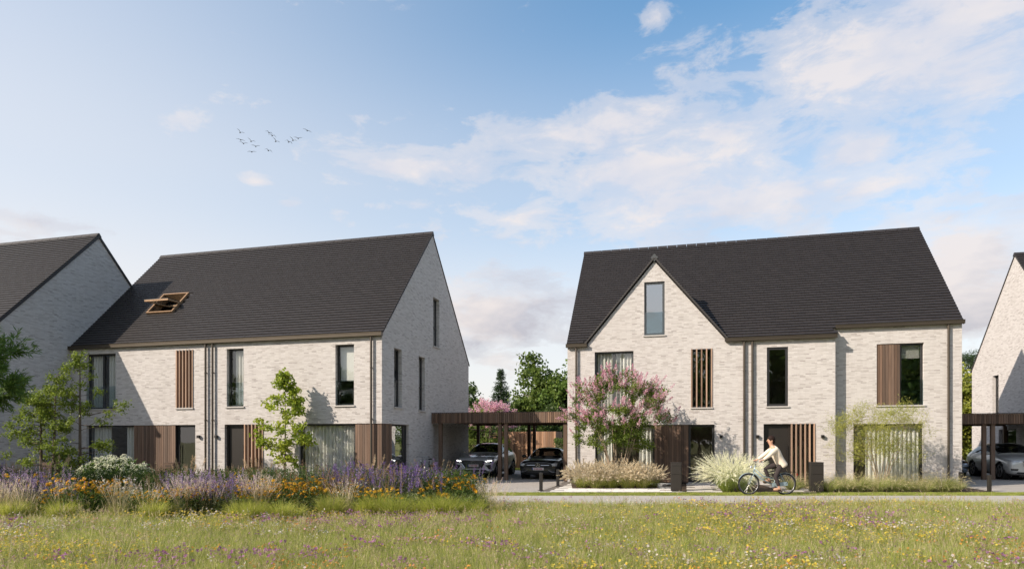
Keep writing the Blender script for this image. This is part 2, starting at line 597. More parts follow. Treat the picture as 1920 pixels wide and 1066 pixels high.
def plant_mat(name, transl=0.35, rough=0.55, spec=0.3, jit=0.3, sat=1.0, gain=1.0):
    """leaf, blade and petal: the colour comes from the mesh's own colour attribute, jittered from plant to plant"""
    m, t, p, o = new_mat(name)
    at = N(t, 'ShaderNodeVertexColor', layer_name='Col')
    oi = N(t, 'ShaderNodeObjectInfo')
    hs = N(t, 'ShaderNodeHueSaturation')
    hs.inputs['Saturation'].default_value = sat
    t.links.new(at.outputs[0], hs.inputs['Color'])
    t.links.new(MATH(t, 'MULTIPLY_ADD', oi.outputs['Random'], jit * gain, (1 - jit / 2) * gain), hs.inputs['Value'])
    setc(t, p, hs.outputs[0])
    p.inputs['Roughness'].default_value = rough; p.inputs['Specular IOR Level'].default_value = spec
    tl = N(t, 'ShaderNodeBsdfTranslucent'); t.links.new(hs.outputs[0], tl.inputs[0])
    mx = N(t, 'ShaderNodeMixShader'); mx.inputs[0].default_value = transl
    t.links.new(p.outputs[0], mx.inputs[1]); t.links.new(tl.outputs[0], mx.inputs[2]); t.links.new(mx.outputs[0], o.inputs[0])
    return m


plant_mat('leaf', 0.45, 0.5, 0.35, gain=1.3)
plant_mat('blade', 0.48, 0.6, 0.2, gain=1.45)
plant_mat('petal', 0.45, 0.7, 0.1, 0.2)
plant_mat('flower', 0.42, 0.6, 0.15, 0.3, gain=1.0)


def bark_mat(name, a, b):
    m, t, p, o = new_mat(name)
    n = noise(t, 1, 6, 0.7, sc=(18, 18, 4))
    setc(t, p, MIX(t, n, a, b)); p.inputs['Roughness'].default_value = 0.9
    bump(t, p, n, 0.6, 0.02)


bark_mat('bark', (0.06, 0.042, 0.03), (0.17, 0.13, 0.10))
bark_mat('bark_pale', (0.20, 0.15, 0.10), (0.36, 0.29, 0.22))


def ground_mat(name, cols, scales, rough=0.95, bumps=0.4):
    m, t, p, o = new_mat(name)
    n1 = noise(t, scales[0], 6, 0.6); n2 = noise(t, scales[1], 4, 0.6)
    c = MIX(t, RAMP(t, n1, [(0.35, 0.0), (0.65, 1.0)]), cols[0], cols[1])
    c = MIX(t, MATH(t, 'MULTIPLY', RAMP(t, n2, [(0.4, 0.0), (0.7, 1.0)]), 0.6), c, cols[2])
    setc(t, p, c); p.inputs['Roughness'].default_value = rough; p.inputs['Specular IOR Level'].default_value = 0.2
    bump(t, p, n2, bumps, 0.02)
    return m


ground_mat('terrain', [(0.15, 0.165, 0.045), (0.18, 0.175, 0.06), (0.17, 0.15, 0.07)], (0.25, 9))
ground_mat('soil', [(0.06, 0.043, 0.03), (0.10, 0.072, 0.05), (0.035, 0.026, 0.02)], (2, 22))
ground_mat('concrete_path', [(0.36, 0.335, 0.30), (0.42, 0.395, 0.36), (0.30, 0.28, 0.25)], (1.2, 30), 0.9, 0.15)
ground_mat('pale_paving', [(0.64, 0.62, 0.59), (0.70, 0.68, 0.65), (0.58, 0.555, 0.52)], (1.5, 26), 0.85, 0.12)
ground_mat('joint', [(0.14, 0.125, 0.11), (0.18, 0.16, 0.14), (0.11, 0.10, 0.09)], (3, 30), 0.95, 0.2)


def paver_mat(name, a, b):
    m, t, p, o = new_mat(name)
    oi = N(t, 'ShaderNodeObjectInfo'); n = noise(t, 9, 6, 0.65)
    at = N(t, 'ShaderNodeAttribute', attribute_name='tone')
    f = MATH(t, 'ADD', MATH(t, 'MULTIPLY', n, 0.55), MATH(t, 'MULTIPLY', MATH(t, 'ADD', oi.outputs['Random'], at.outputs['Fac']), 0.35))
    setc(t, p, MIX(t, f, a, b)); p.inputs['Roughness'].default_value = 0.85
    bump(t, p, noise(t, 45, 4), 0.25, 0.006)


paver_mat('paver', (0.22, 0.20, 0.185), (0.37, 0.345, 0.315))
paver_mat('slab', (0.38, 0.355, 0.33), (0.52, 0.49, 0.455))
# ------------------------------------------------------------------ houses
EAVE = 5.74; PITCH = 1.04; DEPTH = 10.0
TH = math.atan(PITCH); CT, ST = math.cos(TH), math.sin(TH)


def rz_(d): return EAVE + PITCH * d


def wall(root, name, P, a0, a1, z0, z1, openings=(), thick=0.32, cuts=(), mat='brick', sill_gap=0.0):
    """a wall with real openings: cells in (along, inward, up), trimmed by sloping cuts, mapped into the house by P"""
    xs = sorted({a0, a1} | {v for o in openings for v in (o[0], o[1]) if a0 < v < a1})
    zs = sorted({z0, z1} | {v for o in openings for v in (o[2], o[3]) if z0 < v < z1})
    nx, nz = len(xs) - 1, len(zs) - 1

    def solid(i, j):
        if i < 0 or j < 0 or i >= nx or j >= nz: return False
        cx, cz = (xs[i] + xs[i + 1]) / 2, (zs[j] + zs[j + 1]) / 2
        return not any(o[0] < cx < o[1] and o[2] < cz < o[3] for o in openings)
    bm = bmesh.new()
    cache = {}

    def vert(i, k, j):
        if (i, k, j) not in cache: cache[(i, k, j)] = bm.verts.new((xs[i], k * thick, zs[j]))
        return cache[(i, k, j)]
    for i in range(nx):
        for j in range(nz):
            if not solid(i, j): continue
            for k in (0, 1):
                bm.faces.new([vert(i, k, j), vert(i + 1, k, j), vert(i + 1, k, j + 1), vert(i, k, j + 1)])
            if not solid(i - 1, j): bm.faces.new([vert(i, k, jj) for k, jj in ((0, j), (1, j), (1, j + 1), (0, j + 1))])
            if not solid(i + 1, j): bm.faces.new([vert(i + 1, k, jj) for k, jj in ((0, j), (1, j), (1, j + 1), (0, j + 1))])
            if not solid(i, j - 1): bm.faces.new([vert(ii, k, j) for k, ii in ((0, i), (0, i + 1), (1, i + 1), (1, i))])
            if not solid(i, j + 1): bm.faces.new([vert(ii, k, j + 1) for k, ii in ((0, i), (0, i + 1), (1, i + 1), (1, i))])
    for co, no in cuts:
        g = bm.verts[:] + bm.edges[:] + bm.faces[:]
        r = bmesh.ops.bisect_plane(bm, geom=g, plane_co=co, plane_no=no, clear_outer=True, dist=1e-5)
        ed = [e for e in r['geom_cut'] if isinstance(e, bmesh.types.BMEdge)]
        bmesh.ops.holes_fill(bm, edges=[e for e in bm.edges if e.is_boundary], sides=0)
    for v in bm.verts: v.co = P(*v.co)
    bmesh.ops.recalc_face_normals(bm, faces=bm.faces)
    me = bpy.data.meshes.new(name); bm.to_mesh(me); bm.free()
    me.materials.append(M[mat])
    return link(name, me, root)


def front(d0=0.0): return lambda a, dep, z: Vector((a, d0 + dep, z))
def side_right(s): return lambda a, dep, z: Vector((s - dep, a, z))
def side_left(s): return lambda a, dep, z: Vector((s + dep, a, z))


def curtain_mesh(mb, P, a0, a1, z0, z1, dep, fold=0.15, amp=0.05):
    n = max(8, int((a1 - a0) / fold * 8))
    vs = []; fs = []
    ph = rnd.random() * 6
    for i in range(n + 1):
        a = a0 + (a1 - a0) * i / n
        t = (a - a0) / fold * 2 * math.pi + ph
        w = math.sin(t) + 0.35 * math.sin(2.3 * t + 1) + 0.3 * math.sin(0.37 * t)
        for z in (z0, z1):
            vs.append(P(a + 0.012 * math.cos(t * 2), dep + amp * w * (1.0 if z == z0 else 0.8), z))
    for i in range(n): fs.append((2 * i, 2 * i + 2, 2 * i + 3, 2 * i + 1))
    mb.add(vs, fs)


def window(root, P, a0, a1, z0, z1, setback=0.15, fw=0.07, mull=(), trans=(), curtain=(), guard=False, sill=True,
           frame='frame_dark', glass='glass', blind=None, name='window', tilt=None):
    mb = MB()
    d0, d1 = setback, setback + 0.075
    mb.box(a0, a0 + fw, d0, d1, z0, z1, P=P); mb.box(a1 - fw, a1, d0, d1, z0, z1, P=P)
    mb.box(a0 + fw, a1 - fw, d0, d1, z0, z0 + fw, P=P); mb.box(a0 + fw, a1 - fw, d0, d1, z1 - fw, z1, P=P)
    for x in mull: mb.box(x - 0.05, x + 0.05, d0 - 0.01, d1 - 0.01, z0 + fw, z1 - fw, P=P)
    for zt in trans: mb.box(a0 + fw, a1 - fw, d0 - 0.008, d1 - 0.008, zt - 0.035, zt + 0.035, P=P)
    o = mb.build(name, M[frame], root)
    xs = [a0 + fw] + [v for x in mull for v in (x - 0.05, x + 0.05)] + [a1 - fw]
    zs = [z0 + fw] + [v for x in trans for v in (x - 0.035, x + 0.035)] + [z1 - fw]
    for i in range(0, len(xs), 2):
        for j in range(0, len(zs), 2):
            if tilt is not None and j == 2:
                # the upper light tips inwards at its head
                m = MB(); zb, zt = zs[j], zs[j + 1]
                Q = lambda a, dep, z: P(a, dep + (z - zb) / (zt - zb) * tilt, z)
                for b in ((xs[i], xs[i] + 0.05, zb, zt), (xs[i + 1] - 0.05, xs[i + 1], zb, zt), (xs[i] + 0.05, xs[i + 1] - 0.05, zb, zb + 0.05), (xs[i] + 0.05, xs[i + 1] - 0.05, zt - 0.05, zt)):
                    m.box(b[0], b[1], d0 + 0.005, d0 + 0.06, b[2], b[3], P=Q)
                m.build('sash', M[frame], o)
                MB().box(xs[i] + 0.05, xs[i + 1] - 0.05, d0 + 0.03, d0 + 0.04, zb + 0.05, zt - 0.05, P=Q).build('pane', M[glass], o)
                continue
            MB().box(xs[i] - 0.004, xs[i + 1] + 0.004, d0 + 0.03, d0 + 0.042, zs[j] - 0.004, zs[j + 1] + 0.004, P=P).build('pane', M[glass], o)
    for c in curtain:
        m = MB(); curtain_mesh(m, P, c[0], c[1], z0 + 0.03, z1 - 0.06, d1 + 0.085); m.build('curtain', M['curtain'], o, smooth=True, fix=False)
    if blind: MB().box(a0 + fw + 0.01, a1 - fw - 0.01, d1 + 0.05, d1 + 0.06, z1 - blind, z1 - fw, P=P).build('roller_blind', M['blind'], o)
    if guard: MB().box(a0 + 0.01, a1 - 0.01, 0.035, 0.047, z0 + 0.01, z0 + 0.95, P=P).build('glass_guard', M['guard_glass'], o)
    if sill: bevel(MB().box(a0 - 0.045, a1 + 0.045, -0.05, setback + 0.06, z0 - 0.055, z0 - 0.002, P=P).build('sill', M['stone_sill'], o), 0.006)
    return o


BOARD_ME = {}


def boards(root, P, a0, a1, z0, z1, dep=0.03, w=0.098, name='cladding', mat='board_wood', axis='front'):
    bk = MB().box(a0, a1, dep + 0.034, dep + 0.08, z0, z1, P=P).build(name, M['deck'], root)
    n = max(1, round((a1 - a0) / w)); w = (a1 - a0) / n
    for i in range(n):
        jit = rnd.uniform(-0.004, 0.004)
        key = (axis, round(w, 4), round(z1 - z0, 3), mat)
        if key not in BOARD_ME:
            m = MB(); m.box(0.005, w - 0.005, 0, 0.03, 0, z1 - z0, P=(lambda a, d, z: P(a, d, z) - P(0, 0, 0)))
            BOARD_ME[key] = m.mesh('board', M[mat])
        link('board', BOARD_ME[key], bk, P(a0 + i * w, dep + jit, z0))
    return bk


def slats(root, P, a0, a1, z0, z1, n, dep=-0.03, wd=0.05, hd=0.10, outer=False):
    sc = MB().box(a0, a1, dep + 0.03, dep + 0.07, z1 - 0.04, z1, P=P).build('slat_screen', M['black_metal'], root)
    MB().box(a0, a1, dep + 0.03, dep + 0.07, z0, z0 + 0.04, P=P).build('rail', M['black_metal'], sc)
    m = MB().box(0, wd, 0, hd, 0, z1 - z0 + 0.02, P=(lambda a, d, z: P(a, d, z) - P(0, 0, 0))).mesh('slat', M['slat_wood'])
    for i in range(n):
        a = a0 + (a1 - a0 - wd) * i / (n - 1)
        link('slat', m, sc, P(a, dep, z0 - 0.01))
    return sc


def door(root, P, a0, a1, z0, z1, setback=0.14, glazed=False, handle_side=1):
    fw = 0.09
    if glazed:
        o = window(root, P, a0, a1, z0 + 0.02, z1, setback, fw, sill=False, name='front_door')
    else:
        m = MB()
        m.box(a0, a0 + fw, setback, setback + 0.1, z0, z1, P=P); m.box(a1 - fw, a1, setback, setback + 0.1, z0, z1, P=P)
        m.box(a0 + fw, a1 - fw, setback, setback + 0.1, z1 - fw, z1, P=P)
        m.box(a0 + fw, a1 - fw, setback + 0.03, setback + 0.09, z0 + 0.02, z1 - fw, P=P)
        o = m.build('front_door', M['door_dark'], root)
    x = a1 - fw - 0.06 if handle_side > 0 else a0 + fw + 0.06
    h = MB(); h.bar(P(x, setback - 0.05, 0.75), P(x, setback - 0.05, 1.55), 0.025)
    for zz in (0.85, 1.45): h.bar(P(x, setback - 0.05, zz), P(x, setback + 0.03, zz), 0.015)
    h.build('handle', M['black_metal'], o)
    MB().box(a0 - 0.02, a1 + 0.02, -0.02, setback + 0.1, z0 - 0.03, z0 + 0.015, P=P).build('threshold', M['stone_sill'], o)
    return o


# --- roof tiles
TW, TPITCH, TLEN = 0.285, 0.172, 0.205
TILE_ME = []
for k in range(5):
    mb_ = MB()
    x1 = TW - 0.006
    mb_.add([(0, 0, 0.010), (x1, 0, 0.010), (x1, TLEN, 0.0), (0, TLEN, 0.0), (0, 0, 0.052), (x1, 0, 0.052), (x1, TLEN, 0.016), (0, TLEN, 0.016)],
            [(4, 5, 6, 7), (0, 1, 5, 4), (1, 2, 6, 5), (3, 0, 4, 7), (0, 3, 2, 1)])
    me_ = mb_.mesh('roof_tile', M['roof_tile'])
    at_ = me_.attributes.new('tone', 'FLOAT', 'POINT'); at_.data.foreach_set('value', [k / 4] * len(me_.vertices))
    TILE_ME.append(me_)


def tiles(root, roof, O, e1, e2, width, length, keep, n_single, half=True):
    """lay courses of flat tiles on a slope: the ones nearest the lawn one by one, the rest joined"""
    e1, e2 = Vector(e1), Vector(e2); nn = e1.cross(e2)
    O = Vector(O)
    rows = int(length / TPITCH)
    mw = root.matrix_basis
    full, part = [], []
    for r in range(rows):
        off = (TW / 2 if r % 2 else 0)
        k0 = -1
        for k in range(k0, int(width / TW) + 2):
            a = k * TW + off; b = a + TW
            a2, b2 = max(a, 0), min(b, width)
            if b2 - a2 < 0.03: continue
            if not keep((a2 + b2) / 2, r * TPITCH): continue
            (full if b2 - a2 > TW - 1e-4 else part).append((a2, b2, r * TPITCH))
    camp = cam.location
    full.sort(key=lambda t: ((mw @ (O + e1 * t[0] + e2 * t[2])) - camp).length)
    for a, b, v in full[:n_single]:
        m = Matrix.Identity(4)
        for c, ax in enumerate((e1, e2, nn)):
            for rr in range(3): m[rr][c] = ax[rr]
        p = O + e1 * (a + 0.003) + e2 * (v + rnd.uniform(-0.002, 0.002)) + nn * rnd.uniform(0, 0.003)
        m.translation = p
        link('roof_tile', rnd.choice(TILE_ME), roof, mat=m)
    rest = full[n_single:] + part
    if not rest: return
    base = np.array([(0, 0, 0.010), (1, 0, 0.010), (1, TLEN, 0.0), (0, TLEN, 0.0), (0, 0, 0.052), (1, 0, 0.052), (1, TLEN, 0.016), (0, TLEN, 0.016)])
    fc = np.array([(4, 5, 6, 7), (0, 1, 5, 4), (1, 2, 6, 5), (3, 0, 4, 7), (0, 3, 2, 1)])
    A = np.array(rest)
    n = len(A)
    jit = npr.uniform(-0.002, 0.002, n); jz = npr.uniform(0, 0.003, n)
    L = np.empty((n, 8, 3))
    L[:, :, 0] = A[:, None, 0] + 0.003 + base[None, :, 0] * (A[:, 1] - A[:, 0] - 0.006)[:, None]
    L[:, :, 1] = base[None, :, 1] + (A[:, 2] + jit)[:, None]
    L[:, :, 2] = base[None, :, 2] + jz[:, None]
    B = np.array([e1[:], e2[:], nn[:]])
    verts = (L.reshape(-1, 3) @ B) + np.array(O[:])
    faces = (fc[None] + (np.arange(n) * 8)[:, None, None]).reshape(-1, 4)
    me = bpy.data.meshes.new('roof_tiles'); me.from_pydata(verts.tolist(), [], faces.tolist())
    me.materials.append(M['roof_tile'])
    at = me.attributes.new('tone', 'FLOAT', 'POINT'); at.data.foreach_set('value', np.repeat(npr.random(n), 8).astype(np.float32))
    tag(link('roof_tiles', me, roof), kind='stuff')


RIDGE_ME = None


def make_roof(root, s0, s1, n_single, keep=lambda s, v: True, openings=(), ridge=True):
    """main roof between two gables: deck, tiles in front, deck behind, ridge caps"""
    global RIDGE_ME
    Lf = (DEPTH / 2 + 0.10) / CT
    Pf = lambda a, dep, v: Vector((a, -0.10 + v * CT + dep * ST, EAVE - 0.10 * PITCH + v * ST - dep * CT))
    Pb = lambda a, dep, v: Vector((a, DEPTH + 0.10 - v * CT - dep * ST, EAVE - 0.10 * PITCH + v * ST - dep * CT))
    rf = wall(root, 'roof', Pf, s0 - 0.03, s1 + 0.03, 0, Lf - 0.03, openings, 0.04, mat='deck')
    w2 = wall(rf, 'back_slope', Pb, s0 - 0.03, s1 + 0.03, 0, Lf - 0.03, (), 0.04, mat='roof_tile')
    tiles(root, rf, (s0 - 0.04, -0.10, EAVE - 0.10 * PITCH), (1, 0, 0), (0, CT, ST), s1 - s0 + 0.08, Lf - 0.04, keep, n_single)
    if ridge:
        if RIDGE_ME is None:
            m = MB(); l = 0.44; vs = []; fs = []
            prof = [(-0.15, -0.13), (-0.13, -0.10), (-0.03, 0.035), (0.03, 0.035), (0.13, -0.10), (0.15, -0.13)]
            for x, g in ((0, 1.0), (l - 0.012, 0.94)):
                for y, z in prof: vs.append((x, y * g, z * g))
            k = len(prof)
            for i in range(k - 1): fs.append((i, i + 1, i + 1 + k, i + k))
            fs.append(tuple(range(k))); fs.append(tuple(range(k, 2 * k)))
            RIDGE_ME = MB().add(vs, fs).mesh('ridge_tile', M['roof_tile'])
        n = int((s1 - s0 + 0.1) / 0.44)
        for i in range(n):
            link('ridge_tile', RIDGE_ME, rf, (s0 - 0.05 + i * (s1 - s0 + 0.1) / n, DEPTH / 2, EAVE + PITCH * DEPTH / 2 + 0.055))
    return rf


def verge(root, s, h=0.07, out=0.035, sgn=1, d0=-0.10):
    m = MB()
    for P0, P1 in ((d0, DEPTH / 2), (DEPTH + 0.10, DEPTH / 2)):
        dz = lambda d: EAVE + PITCH * (d if d <= DEPTH / 2 else DEPTH - d)
        a = [(s + 0.002 * sgn, P0, dz(P0) + 0.005), (s + 0.002 * sgn, P1, dz(P1) + 0.005), (s + 0.002 * sgn, P1, dz(P1) - h), (s + 0.002 * sgn, P0, dz(P0) - h)]
        b = [(s + out * sgn, y, z) for _, y, z in a]
        m.add(a + b, [(0, 1, 2, 3), (4, 5, 6, 7), (0, 1, 5, 4), (1, 2, 6, 5), (2, 3, 7, 6), (3, 0, 4, 7)])
    return m.build('verge', M['verge'], root)


def gutter(root, s0, s1, d=0.0, z=None):
    z = EAVE + PITCH * d - 0.14 if z is None else z
    m = MB()
    m.box(s0, s1, d - 0.165, d - 0.155, z, z + 0.135)
    m.box(s0, s1, d - 0.155, d - 0.012, z, z + 0.01)
    m.box(s0, s0 + 0.01, d - 0.155, d - 0.012, z + 0.01, z + 0.12); m.box(s1 - 0.01, s1, d - 0.155, d - 0.012, z + 0.01, z + 0.12)
    m.box(s0, s1, d - 0.175, d - 0.165, z + 0.115, z + 0.14)
    return m.build('gutter', M['zinc_bronze'], root)


def downpipe(root, s, d=0.0, z1=None):
    z1 = EAVE + PITCH * d - 0.135 if z1 is None else z1
    m = MB(); m.tube([(s, d - 0.085, 0.02), (s, d - 0.085, z1)], 0.042, 12)
    for z in (0.5, 2.5, 4.4): m.tube([(s, d - 0.085, z), (s, d - 0.085, z + 0.05)], 0.050, 12); m.bar((s, d - 0.04, z + 0.025), (s, d, z + 0.025), 0.03)
    return m.build('downpipe', M['pipe_bronze'], root, smooth=False)


def wall_light(root, s, z=1.875, d=0.0):
    m = MB(); m.box(s - 0.055, s + 0.055, d - 0.11, d - 0.012, z - 0.055, z + 0.055); m.box(s - 0.035, s + 0.035, d - 0.012, d, z - 0.035, z + 0.035)
    return bevel(m.build('wall_light', M['black_metal'], root), 0.006)


def interior(root, s0, s1, dpart=3.6):
    m = MB()
    m.box(s0, s1, 0.55, DEPTH - 0.4, 0.0, 0.06, 1)
    m.box(s0, s1, 0.60, DEPTH - 0.4, 2.48, 2.78, 0)
    m.box(s0, s1, 0.60, DEPTH - 0.9, 5.45, 5.55, 0)
    m.box(s0, s1, dpart, dpart + 0.1, 0.061, 2.479, 0)
    m.box(s0, s1, dpart, dpart + 0.1, 2.781, 5.449, 0)
    return m.build('interior', [M['interior'], M['interior_floor']], root)


def shell(root, s0, s1, fo=(), ro=(), lo=(), thick=0.32, left=True, right=True, front_wall=True):
    cutf = [((0, 0, EAVE - 0.06), (0, -PITCH, 1))]
    if front_wall: wall(root, 'wall', front(), s0, s1, 0, EAVE + 0.4, fo, thick, cutf)
    wall(root, 'wall', lambda a, dep, z: Vector((a, DEPTH - dep, z)), s0, s1, 0, EAVE + 0.4, (), 0.32, cutf)
    cg = [((0, 0, EAVE - 0.06), (-PITCH, 0, 1)), ((DEPTH, 0, EAVE - 0.06), (PITCH, 0, 1))]
    if right: wall(root, 'wall', side_right(s1), thick, DEPTH - 0.32, 0, 11.2, ro, 0.32, cg)
    if left: wall(root, 'wall', side_left(s0), thick, DEPTH - 0.32, 0, 11.2, lo, 0.32, cg)


OB = loc(-6.12, -4.857)
OA = loc(-14.6, -3.64, o=OB)
OD = loc(20.6, 5.6)


def house_root(name, o, label):
    return tag(empty(name, o, -AZ), label, 'house', 'pale brick gabled houses')


# ---- the house in the middle left, with the roof window
hb = house_root('brick_house', OB, 'pale brick house with an open roof window beside the shaded gable')
bw = [(-13.80, -12.23, 3.00, 5.38), (-9.16, -8.37, 2.99, 5.38), (-6.76, -5.98, 3.01, 5.36), (-1.93, -1.15, 2.99, 5.34),
      (-13.77, -8.25, -1, 2.355), (-6.86, -5.10, -1, 2.355), (-3.51, 0.5, -1, 2.355)]
gw = [(1.05, 1.75, 2.97, 5.31), (3.45, 4.13, 2.95, 5.29), (5.08, 5.83, 5.90, 8.14), (0.0, 2.44, -1, 2.355)]
shell(hb, -14.585, 0, bw, gw)
F0 = front()
window(hb, F0, -13.80, -12.23, 3.055, 5.38, mull=[-13.0], curtain=[(-13.72, -13.08), (-12.92, -12.30)], guard=True)
window(hb, F0, -9.16, -8.37, 3.045, 5.38, setback=0.2, sill=True)
slats(hb, F0, -9.18, -8.35, 3.045, 5.38, 6)
window(hb, F0, -6.76, -5.98, 3.065, 5.36, curtain=[(-6.55, -6.05)], guard=True)
window(hb, F0, -1.93, -1.15, 3.045, 5.34, blind=1.35, guard=True)
window(hb, F0, -13.77, -11.32, 0.06, 2.355, setback=0.12, mull=[], curtain=[(-13.68, -12.75), (-11.9, -11.42)], sill=False)
boards(hb, F0, -11.32, -9.24, 0.04, 2.35)
door(hb, F0, -9.24, -8.25, 0.03, 2.355, glazed=True, handle_side=-1)
door(hb, F0, -6.86, -5.92, 0.03, 2.355)
window(hb, F0, -5.92, -5.10, 0.05, 2.355, setback=0.16, sill=False)
slats(hb, F0, -5.94, -5.08, 0.03, 2.35, 6)
window(hb, F0, -3.51, -1.14, 0.06, 2.355, setback=0.12, mull=[], curtain=[(-3.42, -1.2)], sill=False)
boards(hb, F0, -1.12, -0.04, 0.04, 2.35)
SR = side_right(0)
boards(hb, SR, 0.04, 0.91, 0.04, 2.35, axis='side')
MB().box(-0.075, -0.03, 0.03, 0.075, 0.04, 2.35).build('corner_post', M['board_wood'], hb)
window(hb, SR, 0.93, 2.44, 0.06, 2.355, setback=0.12, mull=[2.18], sill=False, glass='glass_sky')
window(hb, SR, 1.05, 1.75, 3.025, 5.31, trans=[4.03], tilt=0.22, glass='glass_sky')
window(hb, SR, 3.45, 4.13, 3.005, 5.29, trans=[4.0], glass='glass_sky')
window(hb, SR, 5.08, 5.83, 5.955, 8.14, trans=[6.85], glass='glass_sky')
SKY = (-12.02, -10.66, (1.45 + 0.10) / CT, (2.45 + 0.10) / CT)
rb = make_roof(hb, -14.585, 0, 300, openings=[SKY],
               keep=lambda a, v: not (SKY[0] - 0.04 < a - 14.625 < SKY[1] + 0.04 and SKY[2] - 0.12 < v < SKY[3]))
gutter(hb, -14.6, 0.05)
for s in (-7.69, -7.36, -0.40): downpipe(hb, s)
for s in (-8.05, -7.21): wall_light(hb, s)
verge(hb, 0, 0.05, 0.03)
interior(hb, -14.2, -0.36)
# open pivot roof window: lining in the roof, sash swung out of it
PR = lambda a, up, v: Vector((a, -0.10 + v * CT - up * ST, EAVE - 0.10 * PITCH + v * ST + up * CT))
m = MB()
a0, a1, v0, v1 = SKY
for b in ((a0, a0 + 0.05, v0, v1), (a1 - 0.05, a1, v0, v1), (a0 + 0.05, a1 - 0.05, v0, v0 + 0.05), (a0 + 0.05, a1 - 0.05, v1 - 0.05, v1)):
    m.box(b[0], b[1], -0.25, 0.10, b[2], b[3], 0, P=PR)
    m.box(b[0] - 0.012, b[1] + 0.012, 0.101, 0.118, b[2] - 0.012, b[3] + 0.012, 0, P=PR)
sk = m.build('roof_window', [M['pine_wood'], M['frame_dark']], hb)
vc = (v0 + v1) / 2; ang = R(46)
def PS(a, up, v):
    y, z = v - vc, up
    return PR(a, 0.09 + y * math.sin(-ang) + z * math.cos(ang), vc + y * math.cos(ang) + z * math.sin(ang))
m = MB(); hl = (v1 - v0) / 2 - 0.06
for b in ((a0 + 0.06, a0 + 0.14, -hl, hl), (a1 - 0.14, a1 - 0.06, -hl, hl), (a0 + 0.14, a1 - 0.14, -hl, -hl + 0.09), (a0 + 0.14, a1 - 0.14, hl - 0.09, hl)):
    m.box(b[0], b[1], -0.04, 0.03, vc + b[2], vc + b[3], 0, P=PS)
    m.box(b[0] - 0.01, b[1] + 0.01, 0.031, 0.05, vc + b[2] - 0.01, vc + b[3] + 0.01, 1, P=PS)
m.build('sash', [M['pine_wood'], M['frame_dark']], sk)
MB().box(a0 + 0.14, a1 - 0.14, -0.005, 0.012, vc - hl + 0.09, vc + hl - 0.09, P=PS).build('pane', M['glass'], sk)

# ---- the house on the far left, gable wall to us
ha = house_root('brick_house', OA, 'brick house whose bare gable wall stands in shade behind the small trees')
shell(ha, -13, 0)
make_roof(ha, -13, 0, 160)
gutter(ha, -13, 0.05); verge(ha, 0, 0.13, 0.05)

# ---- the house with the pointed wall dormer
hc = house_root('brick_house', OC, 'pale brick house with a pointed wall gable breaking through its dark roof')
DA, DZ, DM = 3.566, 9.03, 1.195
fc_ = [(1.14, 2.73, 2.98, 5.38), (5.02, 5.79, 2.98, 5.36), (7.84, 8.61, 2.99, 5.33), (1.16, 5.90, -1, 2.355), (7.72, 9.54, -1, 2.36)]
CUTF = [((0, 0, EAVE - 0.06), (0, -PITCH, 1))]
wall(hc, 'wall', front(), 0, 10.27, 0, EAVE - 0.06, fc_, 0.40)
wall(hc, 'wall', front(), DA - 2.9, DA + 2.9, EAVE - 0.06, 9.2, [(3.16, 3.97, EAVE - 1, 8.15)], 0.30,
     [((DA, 0, DZ - 0.05), (-DM, 0, 1)), ((DA, 0, DZ - 0.05), (DM, 0, 1))])
MB().box(3.16, 3.97, 0, 0.30, EAVE - 0.06, 5.93).build('wall', M['brick'], hc)
rc = [(11.78, 13.36, 2.99, 5.36), (10.98, 13.34, -1, 2.345)]
wall(hc, 'wall', front(0.38), 10.271, 14.6, 0, 6.6, rc, 0.32, [((0, 0, rz_(0.38) - 0.06), (0, -PITCH, 1))])
shell(hc, 0, 14.6, front_wall=False, thick=0.72)
wall(hc, 'wall', side_left(0), 0.402, 0.719, 0, 6.6, (), 0.32, [((0, 0, EAVE - 0.06), (-PITCH, 0, 1))])
FR = front(0.38)
window(hc, F0, 1.14, 2.73, 3.035, 5.38, setback=0.12, mull=[1.93], curtain=[(1.24, 1.88), (1.98, 2.64)], frame='frame_grey')
window(hc, F0, 5.02, 5.79, 3.035, 5.36, setback=0.2)
slats(hc, F0, 5.0, 5.81, 3.035, 5.36, 5)
window(hc, F0, 7.84, 8.61, 3.045, 5.33, setback=0.05, guard=False, fw=0.09)
window(hc, F0, 3.16, 3.97, 5.985, 8.15, setback=0.06, fw=0.09, frame='frame_grey', glass='glass_sky', guard=True)
window(hc, FR, 12.58, 13.36, 3.045, 5.36, setback=0.12, glass='glass_sky', guard=True, blind=0.55, sill=False)
boards(hc, FR, 11.78, 12.58, 3.05, 5.355)
bevel(MB().box(11.73, 13.41, 0.33, 0.54, 2.99, 3.043).build('sill', M['stone_sill'], hc), 0.006)
window(hc, F0, 1.16, 3.57, 0.06, 2.355, setback=0.12, curtain=[(1.25, 1.85), (2.95, 3.5)], sill=False)
boards(hc, F0, 3.57, 4.90, 0.04, 2.35)
door(hc, F0, 4.90, 5.90, 0.03, 2.355, glazed=True)
door(hc, F0, 7.72, 8.72, 0.03, 2.36)
window(hc, F0, 8.72, 9.54, 0.05, 2.36, setback=0.16, sill=False)
slats(hc, F0, 8.71, 9.56, 0.03, 2.36, 6)
window(hc, FR, 10.98, 13.34, 0.06, 2.345, setback=0.12, curtain=[(11.45, 13.26)], sill=False)
DV = (0.5 + 0.10) / CT
rcf = make_roof(hc, 0, 14.6, 300,
                openings=[(10.29, 14.7, -1, (0.30 + 0.10) / CT), (0.86, 6.28, -1, DV)],
                keep=lambda a, v: not ((a - 0.04) > 10.36 and v < 0.385 / CT) and
                not (abs(a - 0.04 - DA) < 0.06 + (DZ - (EAVE - 0.104 + v * ST)) / DM and v < 4.5))
